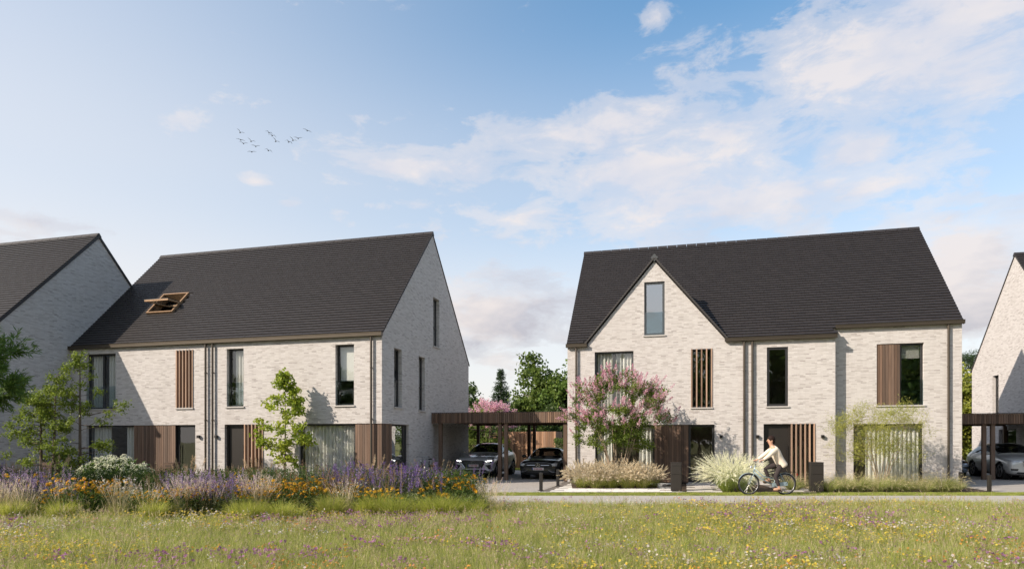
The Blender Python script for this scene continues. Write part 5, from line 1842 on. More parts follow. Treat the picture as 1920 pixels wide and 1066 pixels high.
rust = variants('rust_seedheads', 3, lambda: plumes(grass_mesh('t', 40, 0.5, 0.12, 0.009, 0.5, GREY + MEAD, 4, 0.35, 0.35)[0], 12, 0.92, 0.14, [(0.22, 0.14, 0.085), (0.28, 0.19, 0.12), (0.33, 0.26, 0.17)], STRAW, 0.18, 0.018, 0.3, 0.15, 26, 0.026), 'flower')
p = in_bed(420, 14.9, 17.8); f = patchy(p, 104, 0.9)
bed_layer('rust_seedheads', rust, p[f > 0.35], 'thin rust and tan seed heads wisping up through the flower bed')
p = in_bed(260, 14.4, 16.0); f = patchy(p, 117, 1.1)
bed_layer('orange_coneflowers', orn, p[f > 0.5], 'orange coneflowers threaded through the front of the bed')

# clumps that stand out one by one
def clump(name, me, x, y, label, cat, group, s=1.0, rz=None, z=-0.03):
    o = link(name, me, None, (x, y, z))
    o.rotation_euler = (0, 0, rnd.uniform(0, 6.28) if rz is None else rz); o.scale = (s, s, s * rnd.uniform(0.94, 1.06))
    return tag(o, label, cat, group, 'thing')


ORD = ['first', 'second', 'third', 'fourth', 'fifth', 'sixth', 'seventh', 'eighth', 'ninth', 'tenth']
lime = variants('grass_clump', 4, lambda: grass_mesh('l', 620, 0.54, 0.15, 0.008, 0.75, LIME, 4, 0.42, 0.3))
def _straw():
    v, _ = grass_mesh('s', 320, 0.42, 0.13, 0.006, 0.6, STRAW + LIME + LIME, 4, 0.4, 0.35)
    return plumes(v, 80, 0.84, 0.12, [(0.52, 0.46, 0.35), (0.56, 0.49, 0.42), (0.50, 0.40, 0.41)], STRAW, 0.16, 0.014, 0.30, 0.25, 16, 0.015)
straw = variants('feather_grass', 4, _straw)
reed = variants('reed_clump', 2, lambda: grass_mesh('r', 190, 1.02, 0.20, 0.017, 0.85, DKGR + [(0.13, 0.18, 0.05)], 5, 0.42, 0.35))
def _tan():
    v, _ = grass_mesh('t', 90, 0.6, 0.12, 0.010, 0.6, MEAD, 4, 0.35, 0.35)
    return plumes(v, 16, 1.08, 0.12, [(0.34, 0.255, 0.165), (0.40, 0.31, 0.21)], STRAW, 0.26, 0.020, 0.25, 0.12, 60, 0.04)
tan = variants('plume_grass', 3, _tan)
for i, (x, y, lb) in enumerate([(-7.67, 13.9, 'rounded lime green grass clump standing alone in front of the yellow coneflower mound'),
                                (-9.6, 13.8, 'low lime green grass clump left of the straw-coloured feather grasses'),
                                (-10.7, 13.9, 'low lime green grass clump below the violet spikes at the picture edge')]):
    clump('grass_clump', lime[i % 4], x, y, lb, 'grass', 'lime grasses edging the bed')
for i, (x, y) in enumerate([(-5.85, 13.95), (-5.40, 13.8), (-4.95, 13.95), (-4.50, 13.85), (-4.10, 14.05)]):
    clump('grass_clump', lime[i % 4], x + rnd.uniform(-0.12, 0.12), y + rnd.uniform(-0.5, 0.25), ORD[i] + ' from the left in the lime grass row under the young maple', 'grass', 'lime grasses under the young maple', rnd.uniform(0.9, 1.1))
for i, (x, y) in enumerate([(-3.3, 14.3), (-2.92, 14.55), (-2.5, 14.4), (-2.1, 14.65), (-1.72, 14.5), (-1.34, 14.7), (-0.98, 14.85)]):
    clump('grass_clump', lime[i % 4], x + rnd.uniform(-0.12, 0.12), y + rnd.uniform(-0.5, 0.25), ORD[i] + ' from the left in the lime grass band before the violet drift', 'grass', 'lime grasses before the violet drift', rnd.uniform(0.95, 1.15))
m_ = 30; p = np.stack([npr.uniform(-12.3, -3.6, m_), npr.uniform(14.15, 15.0, m_), np.full(m_, -0.03)], 1); p = p[(patchy(p, 151, 1.3) > -0.35) & ~((p[:, 0] > -10.4) & (p[:, 0] < -9.0)) & ~((p[:, 0] > -5.6) & (p[:, 0] < -3.7))]
bed_layer('feather_grass_drift', straw, p, 'thin straw and blush feather grass drifting along the bed front', (0.75, 1.1), cat='grass')
for i, (x, y, lb) in enumerate([(-10.1, 14.5, 'straw feather grass mixed with violet spikes near the left picture edge'), (-8.75, 14.4, 'straw feather grass in front of the yellow coneflower mound'),
                                (-7.3, 14.45, 'pale feather grass just behind the lone lime green clump'), (-6.75, 14.5, 'pale feather grass below the tall green reeds'),
                                (-5.8, 14.7, 'tall pinkish feather grass left of the orange coneflower mass'), (-3.75, 14.5, 'loose feather grass at the gap between the two lime grass bands'),
                                (-0.35, 15.0, 'straw feather grass at the very end of the bed by the footpath'), (-0.62, 15.5, 'thin feather grass beside the orange coneflowers by the drive')]):
    clump('feather_grass', straw[i % 4], x, y, lb, 'grass', 'feather grasses in the bed', rnd.uniform(0.85, 1.05))
clump('reed_clump', reed[0], -7.85, 17.0, 'tall dark green reed clump in front of the paired downpipes', 'grass', 'tall reeds')
clump('reed_clump', reed[1], -5.05, 17.1, 'tall dark green leafy clump right of the young maple trunk', 'grass', 'tall reeds', 0.85)
for i, (x, y, lb) in enumerate([(-7.2, 17.3, 'tan plume grass in front of the dark front door'), (-6.75, 17.4, 'smaller tan plume grass in front of the timber door slats'),
                                (-3.85, 17.3, 'tan plume grass in front of the boarded house corner'), (-13.2, 17.2, 'tan plume grass at the left picture edge before the shaded wall'),
                                (-12.3, 17.5, 'thin tan plumes left of the rust brown letterbox'), (-8.75, 17.4, 'tan plume grass in front of the glazed door')]):
    clump('plume_grass', tan[i % 3], x, y, lb, 'grass', 'tan plume grasses', rnd.uniform(0.85, 1.05))
for i, (x, y, k, lb) in enumerate([(-11.8, 15.6, 0, 'yellow coneflower clump at the left picture edge'), (-11.2, 15.9, 0, 'yellow coneflower clump just right of the one at the picture edge'),
                                   (-9.9, 14.9, 1, 'dense orange-yellow coneflower mound behind the straw feather grass'), (-9.45, 15.1, 1, 'right half of the orange-yellow coneflower mound'),
                                   (-9.7, 15.4, 1, 'back of the orange-yellow coneflower mound'), (-5.35, 15.2, 0, 'golden coneflower clump below the maple trunk'), (-4.9, 15.3, 1, 'golden coneflower clump in the middle of the mass below the curtained window'),
                                   (-4.45, 15.15, 0, 'golden coneflower clump above the gap in the lime grasses'), (-3.95, 15.4, 0, 'golden coneflower clump touching the violet drift'),
                                   (-1.55, 15.9, 1, 'orange coneflower clump in the violet drift by the drive'), (-1.22, 15.6, 1, 'orange coneflower clump at the very end of the bed'), (-6.4, 16.2, 0, 'yellow coneflower clump in front of the slatted door')]):
    clump('coneflower_clump', (rud if k == 0 else orn)[i % 3], x, y - 0.25, lb, 'flowers', 'coneflower clumps', rnd.uniform(1.25, 1.55))
for i, (x, y, lb) in enumerate([(-8.25, 16.0, 'white yarrow clump between the reeds and the mauve spikes'), (-2.35, 17.0, 'white flower clump in front of the parked bicycle'), (-12.3, 15.3, 'white flower clump at the lower left picture edge')]):
    clump('white_flower_clump', white[i], x, y, lb, 'flowers', 'white flower clumps', 1.35)

# ------------------------------------------------------------------ grasses before the right-hand house
def _fount():
    v, _ = grass_mesh('f', 420, 0.50, 0.20, 0.008, 1.0, [(0.20, 0.23, 0.04), (0.26, 0.27, 0.07), (0.16, 0.20, 0.035)], 4, 0.6, 0.35)
    return plumes(v, 150, 0.86, 0.20, PLUME, STRAW, 0.17, 0.030, 0.62, 0.55, 46, 0.030)
fount = variants('fountain_grass', 3, _fount)
for i, (x, y) in enumerate([(2.55, 23.5), (3.05, 23.3), (3.6, 23.45), (4.15, 23.3), (4.7, 23.4), (5.15, 23.75), (2.7, 24.4), (3.3, 24.5), (4.0, 24.6), (4.6, 24.5)]):
    clump('fountain_grass', fount[i % 3], x, y, (ORD[i] + ' cream fountain grass from the left, front row under the pink shrub') if i < 6 else (ORD[i - 6] + ' cream fountain grass from the left, back row under the pink shrub'), 'grass', 'fountain grasses under the pink shrub', rnd.uniform(0.9, 1.08), z=0.015)
def _silk():
    v, _ = grass_mesh('w', 420, 0.58, 0.20, 0.008, 0.8, [(0.15, 0.21, 0.035), (0.22, 0.26, 0.06)], 4, 0.5, 0.35)
    return plumes(v, 270, 1.10, 0.20, [(0.58, 0.57, 0.46), (0.52, 0.52, 0.39)], [(0.28, 0.31, 0.12)], 0.36, 0.020, 0.50, 0.75, 60, 0.028)
silk = variants('feather_grass', 2, _silk)
clump('feather_grass', silk[0], 7.35, 22.1, 'tall silky white-green grass clump nearest the front wheel of the bicycle', 'grass', 'silky grasses behind the cyclist', 1.0, z=-0.018)
clump('feather_grass', silk[1], 7.95, 22.3, 'tall silky white-green grass clump behind the cyclist knees', 'grass', 'silky grasses behind the cyclist', 0.95, z=-0.018)
clump('feather_grass', silk[0], 7.6, 23.1, 'tall silky white-green grass clump at the back, against the wall', 'grass', 'silky grasses behind the cyclist', 1.02, z=-0.018)
def _low():
    v, _ = grass_mesh('w', 340, 0.62, 0.16, 0.009, 1.15, [(0.22, 0.25, 0.075), (0.30, 0.30, 0.11), (0.16, 0.20, 0.05)], 4, 0.75, 0.35)
    return plumes(v, 100, 0.66, 0.17, [(0.46, 0.40, 0.24), (0.54, 0.48, 0.30)], STRAW, 0.10, 0.012, 0.75, 0.8, 14, 0.014)
low = variants('low_grass', 4, _low)
lows = [(9.75, 22.5), (10.1, 23.0)] + [(10.75 + 0.56 * k, 22.05 + 0.10 * (k % 3)) for k in range(9)] + [(11.0 + 0.62 * k, 22.75 + 0.12 * (k % 2)) for k in range(8)]
for i, (x, y) in enumerate(lows):
    lb = ('low arching grass clump left of the letterbox, by the slatted door' if i == 0 else 'low arching grass clump behind the letterbox at the slatted door' if i == 1 else
          ORD[i - 2] + ' low grass from the letterbox, front row along the verge' if i < 11 else ORD[i - 11] + ' low grass from the letterbox, back row under the feathery shrub')
    clump('low_grass', low[i % 4], x, y, lb, 'grass', 'low grasses by the door' if i < 2 else 'low grasses, front row' if i < 11 else 'low grasses, back row', rnd.uniform(0.72, 1.2), z=-0.018)

# ------------------------------------------------------------------ shrubs and trees by the houses
def path3(a, b, bend, n=6, z=0):
    a, b, k = np.array(a, float), np.array(b, float), np.array(bend, float)
    t = np.linspace(0, 1, n)[:, None]
    return a * (1 - t) ** 2 + 2 * t * (1 - t) * ((a + b) / 2 + k) + b * t ** 2


# young maple on a single clear stem
C = []
while len(C) < 62:
    z = npr.uniform(0.95, 4.1); rr = 1.06 * (np.interp(z, [0.9, 1.5, 2.3, 3.2, 4.15], [0.50, 0.92, 1.0, 0.55, 0.08]))
    a = npr.uniform(0, 6.283); q = rr * npr.random() ** 0.42
    C.append((q * math.cos(a), 0.72 * q * math.sin(a), z + 0.12 * npr.normal()))
C = np.array(C + [(0, 0, 4.18), (0.03, 0, 4.0)])
tree('young maple with a pointed fresh green crown in front of the pale wall', 'maple_tree', (-8.50, 24.2, -0.02), [(path3((0, 0, 0), (0.02, 0, 4.1), (0.04, 0.02, 0)), [0.038, 0.034, 0.028, 0.02, 0.012, 0.005])],
     C, 62, 0.27, (0.11, 0.09), [(0.20, 0.265, 0.028), (0.25, 0.305, 0.034), (0.29, 0.32, 0.045), (0.17, 0.23, 0.028)], 'bark', 0.010, 0.6)

# three-stemmed tree against the shaded gable
st = []
C = []
for (x, y, tx, h) in ((-0.78, 0.1, -0.9, 3.4), (-0.12, -0.15, -0.1, 4.0), (0.62, 0.1, 0.55, 4.75)):
    st.append((path3((x, y, 0), (tx, y + 0.1, h), (0.10 * npr.normal(), 0, 0)), [0.060, 0.052, 0.045, 0.034, 0.02, 0.008]))
    k = 0
    while k < 38:
        z = npr.uniform(0.8, h); rr = 0.95 * np.interp(z / h, [0.15, 0.35, 0.7, 1.0], [0.75, 1.0, 0.75, 0.18])
        a = npr.uniform(0, 6.283); q = rr * npr.random() ** 0.5
        C.append((tx * z / h + x * (1 - z / h) + q * math.cos(a) * 1.1, y + q * math.sin(a), z)); k += 1
C += [(1.75, 0, 2.6), (2.0, 0.1, 2.85), (2.15, 0.05, 3.0), (1.45, 0, 2.35), (1.3, 0, 1.6)]
tree('loose three-stemmed tree with fine light green leaves before the shaded gable', 'small_tree', (-15.75, 22.6, -0.02), st, np.array(C), 95, 0.28, (0.09, 0.052),
     [(0.15, 0.205, 0.028), (0.19, 0.24, 0.035), (0.12, 0.17, 0.025)], 'bark', 0.016, 0.6)

# long-leaved tree at the left edge
C = ellipsoid_points(110, (0, 0, 3.45), (2.2, 1.7, 1.8), 0.5)
C[:, 0] *= np.interp(C[:, 2], [1.5, 3, 5.3], [0.95, 1.0, 0.75])
r_ = tag(empty('long_leaved_tree', (-14.95, 16.3, 0.1)), 'dense dark green tree with long narrow leaves at the left picture edge', 'tree')
mb = MB(); mb.tube(path3((0, 0, -0.15), (0.1, 0, 3.6), (0.1, 0, 0)), [0.13, 0.12, 0.10, 0.08, 0.06, 0.03], 9)
for c in C: mb.tube(curve_path(np.array([0.05, 0, max(1.1, c[2] - 1.1)]), c, 0.1), [0.035, 0.028, 0.02, 0.014, 0.008], 5, cap=False)
mb.build('trunk', M['bark'], r_, smooth=True, fix=False)
vg = Veg()
for c in C:
    out = unit(c - np.array([0, 0, 3.0]))
    for tw in range(9):
        d = unit(out * 0.7 + npr.normal(size=3) * 0.55 + np.array([0, 0, 0.25])); L = npr.uniform(0.35, 0.65)
        m = 44; t = npr.random((m, 1))
        pos = c + d * t * L
        ax = unit(d * 0.9 + npr.normal(size=(m, 3)) * 0.55)
        vg.quads(leaf_quads(pos, 0.20, 0.030, 0.5, ax, 0.12), pick([(0.07, 0.125, 0.026), (0.095, 0.16, 0.032), (0.125, 0.19, 0.038)], m, 0.2))
link('crown', vg.mesh('crown', 'leaf'), r_)

# crape myrtle: vase of stems, pink panicles outside
st = []; C = []; heads = []
for k in range(9):
    a = k * 2 * math.pi / 9 + 0.3; rr = npr.uniform(0.7, 1.35)
    st.append((path3((0.12 * math.cos(a), 0.12 * math.sin(a), 0), (rr * math.cos(a), rr * math.sin(a) * 0.75, npr.uniform(2.3, 3.3)), (-0.15 * math.cos(a), -0.15 * math.sin(a), -0.1), 7), [0.030, 0.027, 0.024, 0.02, 0.015, 0.01, 0.005]))
while len(C) < 185:
    d = npr.normal(size=3); d /= np.linalg.norm(d)
    q = 0.42 + 0.58 * npr.random() ** 0.6
    p = np.array([d[0] * 2.0 * q, d[1] * 1.35 * q, 2.75 + d[2] * 1.65 * q])
    if p[2] < 1.3 + 0.10 * abs(p[0]) or np.hypot(p[0], p[1]) > 0.55 + (p[2] - 0.8) * 1.25: continue
    C.append(p)
    if q > 0.62 and (d[2] > -0.35): heads.append((p, unit(np.array([d[0] * 0.8, d[1] * 0.8, d[2] * 0.4 + 0.85]))))
for x in (-1.0, -0.55, 0.0, 0.65): heads.append((np.array([x * 0.6, 0, 4.05 - 0.35 * abs(x)]), np.array([x * 0.15, 0, 1.0])))


def blossom(r):
    v = Veg()
    for p, d in heads:
        for _ in range(3):
            b = p + npr.normal(size=3) * np.array([0.13, 0.13, 0.12]); L = npr.uniform(0.24, 0.42); dd = unit(d + npr.normal(size=3) * 0.22)
            m = 60; t = npr.random((m, 1))
            pos = b + dd * t * L + npr.normal(size=(m, 3)) * (0.045 * (1.05 - t))
            v.quads(leaf_quads(pos, 0.042, 0.036, 0.3), pick(PINK, m, 0.14))
    link('blossom', v.mesh('blossom', 'petal'), r)


tree('spreading many-stemmed shrub covered in pink blossom before the double window', 'crape_myrtle', (3.95, 24.35, 0.0), st, np.array(C), 105, 0.26, (0.075, 0.046),
     [(0.115, 0.165, 0.022), (0.15, 0.20, 0.028), (0.09, 0.135, 0.022)], 'bark_pale', 0.010, 0.5, 'shrub', extra=blossom)

# airy shrub with thread-fine yellow-green leaves
st = []; C = []
for k in range(8):
    a = k * 2 * math.pi / 8 + 0.2; rr = npr.uniform(0.7, 1.4)
    st.append((path3((0.08 * math.cos(a), 0.06 * math.sin(a), 0), (rr * math.cos(a), rr * math.sin(a) * 0.6, npr.uniform(2.0, 2.7)), (-0.2 * math.cos(a), -0.1 * math.sin(a), -0.15), 7), [0.022, 0.02, 0.018, 0.014, 0.010, 0.007, 0.004]))
while len(C) < 135:
    a = npr.uniform(0, 6.283); q = npr.random() ** 0.5; z = npr.uniform(1.15, 2.95)
    wd = np.interp(z, [0.8, 1.5, 2.3, 2.95], [1.15, 1.62, 1.75, 0.95])
    C.append((q * wd * math.cos(a), q * 0.85 * math.sin(a), z + 0.1 * npr.normal()))
tree('airy wide shrub with thread-fine yellow-green leaves before the curtained window', 'feathery_shrub', (13.05, 22.95, -0.018), st, np.array(C), 115, 0.38, (0.10, 0.013),
     [(0.26, 0.27, 0.055), (0.32, 0.31, 0.08), (0.20, 0.225, 0.045)], 'bark_pale', 0.007, 0.2, 'shrub', droop=0.15)

# hydrangea mound
r_ = tag(empty('hydrangea', (-13.6, 22.2, -0.02)), 'broad hydrangea bush with round white flower heads before the curtained corner window', 'shrub')
vg = Veg(); hd_ = Veg(); mb = MB()
for k in range(150):
    a = npr.uniform(0, 6.283); q = npr.random() ** 0.5
    x, y = 1.35 * q * math.cos(a), 0.65 * q * math.sin(a); top = 1.10 * (1 - 0.55 * q ** 2) * npr.uniform(0.85, 1.08)
    mb.tube([(x * 0.4, y * 0.4, 0), (x * 0.8, y * 0.8, top * 0.6), (x, y, top)], [0.008, 0.006, 0.004], 4, cap=False)
    m = 34; t = npr.random((m, 1)) ** 0.6
    pos = np.array([x, y, 0]) * (0.55 + 0.45 * t) + np.array([0, 0, 1]) * t * top * 0.97 + npr.normal(size=(m, 3)) * 0.09
    vg.quads(leaf_quads(pos, 0.13, 0.085, 0.8), pick([(0.05, 0.09, 0.02), (0.07, 0.12, 0.025), (0.09, 0.14, 0.03)], m, 0.2))
    if k < 95:
        m = 60; d = unit(npr.normal(size=(m, 3))); pos = np.array([x, y, top + 0.05]) + d * 0.095 * np.array([1, 1, 0.8])
        hd_.quads(leaf_quads(pos, 0.04, 0.036, 0.5), pick([(0.78, 0.80, 0.62), (0.84, 0.84, 0.72), (0.70, 0.74, 0.52)], m, 0.1))
mb.build('stems', M['bark'], r_, fix=False)
link('leaves', vg.mesh('leaves', 'leaf'), r_)
tag(link('flower_heads', hd_.mesh('flower_heads', 'petal'), r_), kind='stuff')

# ------------------------------------------------------------------ hedges and trees behind the houses
def hedge(label, o, L, D, H, cols):
    r = tag(empty('hedge', o, -AZ), label, 'hedge')
    n = int(L * H * 1500)
    p = np.stack([npr.uniform(0, L, n), npr.uniform(0, D, n), npr.uniform(0, H, n)], 1)
    k = npr.integers(0, 3, n); p[k == 0, 1] = npr.normal(0, 0.05, (k == 0).sum()); p[k == 1, 2] = H + npr.normal(0, 0.06, (k == 1).sum())
    v = Veg(); v.quads(leaf_quads(p, 0.09, 0.06, 0.4), pick(cols, n, 0.25))
    link('leaves', v.mesh('leaves', 'leaf'), r)
    MB().box(0.1, L - 0.1, 0.14, D - 0.1, 0, H - 0.15).build('branches', M['bark'], r)


hedge('clipped dark green hedge behind the black saloon', loc(-2.75, 10.9), 2.9, 0.9, 1.72, DKGR)
hedge('lower sunlit hedge behind the silver car', loc(-8.5, 11.4), 2.75, 0.8, 1.70, [(0.11, 0.16, 0.03), (0.15, 0.19, 0.04)])


def bg_tree(label, x, y, h, w, cols, z0=0.25, n=70, leaf=(0.26, 0.19), nl=130, group='trees behind the houses', bark='bark', cr=0.9, name='garden_tree', **kw):
    C = ellipsoid_points(n, (0, 0, h * (0.5 + z0 / 2)), (w, w * 0.8, h * (0.5 - z0 / 2)), 0.35)
    return tree(label, name, (x, y, -0.03), [(path3((0, 0, 0), (0.2, 0, h * 0.85), (0.2, 0, 0)), [0.22, 0.19, 0.16, 0.12, 0.08, 0.03])], C * np.array([1, 1, 1]), nl, cr, leaf, cols, bark, 0.05, 0.4, group=group, **kw)


G1 = [(0.075, 0.125, 0.026), (0.10, 0.155, 0.032), (0.13, 0.18, 0.036)]
G2 = [(0.10, 0.15, 0.03), (0.14, 0.19, 0.035), (0.08, 0.125, 0.028)]
G3 = [(0.055, 0.09, 0.022), (0.075, 0.115, 0.028)]
# seen between the two houses, nearest to farthest
bg_tree('bright green tall tree right of the dark conifer, between the houses', 2.0, 50, 8.2, 2.3, G2, 0.2, 60, nl=150)
bg_tree('dense rounded green tree touching the dormer house, between the houses', 4.6, 49, 7.6, 2.6, G1, 0.18, 90, nl=170, cr=0.8)
bg_tree('light green small tree left of the conifer, behind the pink blossom', -2.5, 60, 5.6, 1.5, G2, 0.1, 40)
bg_tree('dark green tree peeping past the shaded gable edge', -5.0, 62, 7.8, 1.7, G3, 0.2, 40)
bg_tree('mid green tree low in the gap, right of the conifer', 1.4, 61, 6.0, 1.5, G1, 0.1, 45)
bg_tree('dark leafy tree seen under the first carport roof', 2.4, 44, 3.9, 2.0, G3, 0.1, 45)
bg_tree('leafy shrub seen between the shaded gable and the shed', -3.0, 41.5, 3.4, 1.2, G1, 0.05, 30, leaf=(0.16, 0.11))
# dark conifer
r_ = tag(empty('conifer', (-0.95, 56, -0.03)), 'dark pointed conifer in the gap between the two houses', 'tree', 'trees behind the houses')
MB().tube([(0, 0, 0), (0, 0, 7.9)], [0.16, 0.015], 8).build('trunk', M['bark'], r_)
vg = Veg()
for k in range(560):
    z = 0.6 + 7.3 * npr.random() ** 1.05; rr = 2.25 * (1 - z / 8.0) ** 0.95 * npr.uniform(0.75, 1.1) + 0.05; a = npr.uniform(0, 6.283)
    m = int(12 + 34 * rr); t = npr.random((m, 1))
    d = np.array([math.cos(a), math.sin(a), -0.18])
    pos = np.array([0, 0, z]) + d * rr * t + npr.normal(size=(m, 3)) * 0.07
    pos[:, 2] += 0.12 * t[:, 0] ** 2
    vg.quads(leaf_quads(pos, 0.16, 0.045, 0.3, np.array([d] * m), 0.1), pick([(0.030, 0.055, 0.022), (0.042, 0.07, 0.028)], m, 0.2))
link('crown', vg.mesh('crown', 'leaf'), r_)
# pink tree behind the carport


def blossom2(r):
    v = Veg()
    for k in range(85):
        d = unit(npr.normal(size=3)); d[2] = abs(d[2]) * 0.9 + 0.1
        p = np.array([0, 0, 2.5]) + d * np.array([1.75, 1.2, 1.55]) * npr.uniform(0.75, 1.03); m = 90; t = npr.random((m, 1))
        pos = p + unit(d + npr.normal(size=3) * 0.3) * t * 0.4 + npr.normal(size=(m, 3)) * 0.08
        v.quads(leaf_quads(pos, 0.07, 0.06, 0.3), pick(PINK, m, 0.14))
    link('blossom', v.mesh('blossom', 'petal'), r)


bg_tree('pink blossoming tree rising above the first carport roof', -1.55, 40.5, 3.9, 1.6, G2, 0.3, 35, (0.12, 0.08), 60, cr=0.5, name='blossom_tree', extra=blossom2)
# behind the far carport
Y1 = [(0.20, 0.22, 0.03), (0.26, 0.26, 0.04), (0.15, 0.185, 0.03)]
bg_tree('yellow-green leafy tree in the slot right of the dormer house', 29.3, 42.5, 6.2, 1.6, Y1, 0.02, 75, nl=140, leaf=(0.2, 0.15), cr=0.7)
bg_tree('yellow-green tree behind, in the slot right of the dormer house', 33.0, 47, 7.0, 1.8, Y1, 0.05, 50, leaf=(0.22, 0.16))
r_ = tag(empty('pine_tree', (37.0, 52.5, -0.03)), 'flat-topped dark pine rising in the slot beside the far gable', 'tree', 'trees behind the houses')
mb = MB(); mb.tube(path3((0, 0, 0), (0.3, 0, 8.3), (0.2, 0, 0)), [0.2, 0.18, 0.15, 0.12, 0.08, 0.04], 8); vg = Veg()
for k in range(26):
    z = npr.uniform(6.4, 9.0); a = npr.uniform(0, 6.283); L = npr.uniform(0.5, 1.7) * (1.25 - (z - 6.4) / 4)
    tip = np.array([0.25 + L * math.cos(a), L * math.sin(a), z + 0.15]); mb.tube(curve_path(np.array([0.25, 0, z - 0.3]), tip, 0.1), [0.05, 0.04, 0.03, 0.02, 0.01], 5, cap=False)
    m = 160; pos = tip + npr.normal(size=(m, 3)) * np.array([0.45, 0.45, 0.10])
    vg.quads(leaf_quads(pos, 0.22, 0.04, 0.8), pick([(0.03, 0.055, 0.022), (0.045, 0.075, 0.03)], m, 0.2))
mb.build('trunk', M['bark'], r_, fix=False); link('crown', vg.mesh('crown', 'leaf'), r_)

# far wood closing the horizon behind the houses and behind the viewer (seen in the window panes)
ms = []
for k in range(3):
    v = Veg()
    Cc = ellipsoid_points(46, (0, 0, 4.4), (2.6, 2.6, 3.6), 0.4)
    for c in Cc:
        m = 46; pos = c + npr.normal(size=(m, 3)) * np.array([0.5, 0.5, 0.4]); v.quads(leaf_quads(pos, 0.42, 0.32, 0.4), pick(G1 + G3, m, 0.25))
    mb2 = np.array([(0.12 * math.cos(t), 0.12 * math.sin(t), z) for z in (0, 4) for t in (0, 1.57, 3.14, 4.71)])
    for j in range(4): v.quads(mb2[[j, (j + 1) % 4, (j + 1) % 4 + 4, j + 4]], [(0.06, 0.045, 0.03)])
    ms.append(v.mesh('wood_tree', 'leaf'))
n = 110
p = np.stack([npr.uniform(-90, 110, n), npr.uniform(86, 105, n), np.full(n, -0.03)], 1)
scatter('far_wood', p, zrot(n), npr.uniform(0.6, 0.95, n), npr.integers(0, 3, n), ms, 'far belt of green trees beyond the gardens', 'wood')
n = 46
p = np.stack([npr.uniform(-42, 60, n), npr.uniform(-34, -20, n), np.full(n, -0.03)], 1)
scatter('facing_wood', p, zrot(n), npr.uniform(1.05, 1.8, n), npr.integers(0, 3, n), ms, 'belt of trees facing the houses, mirrored in their window panes', 'wood')
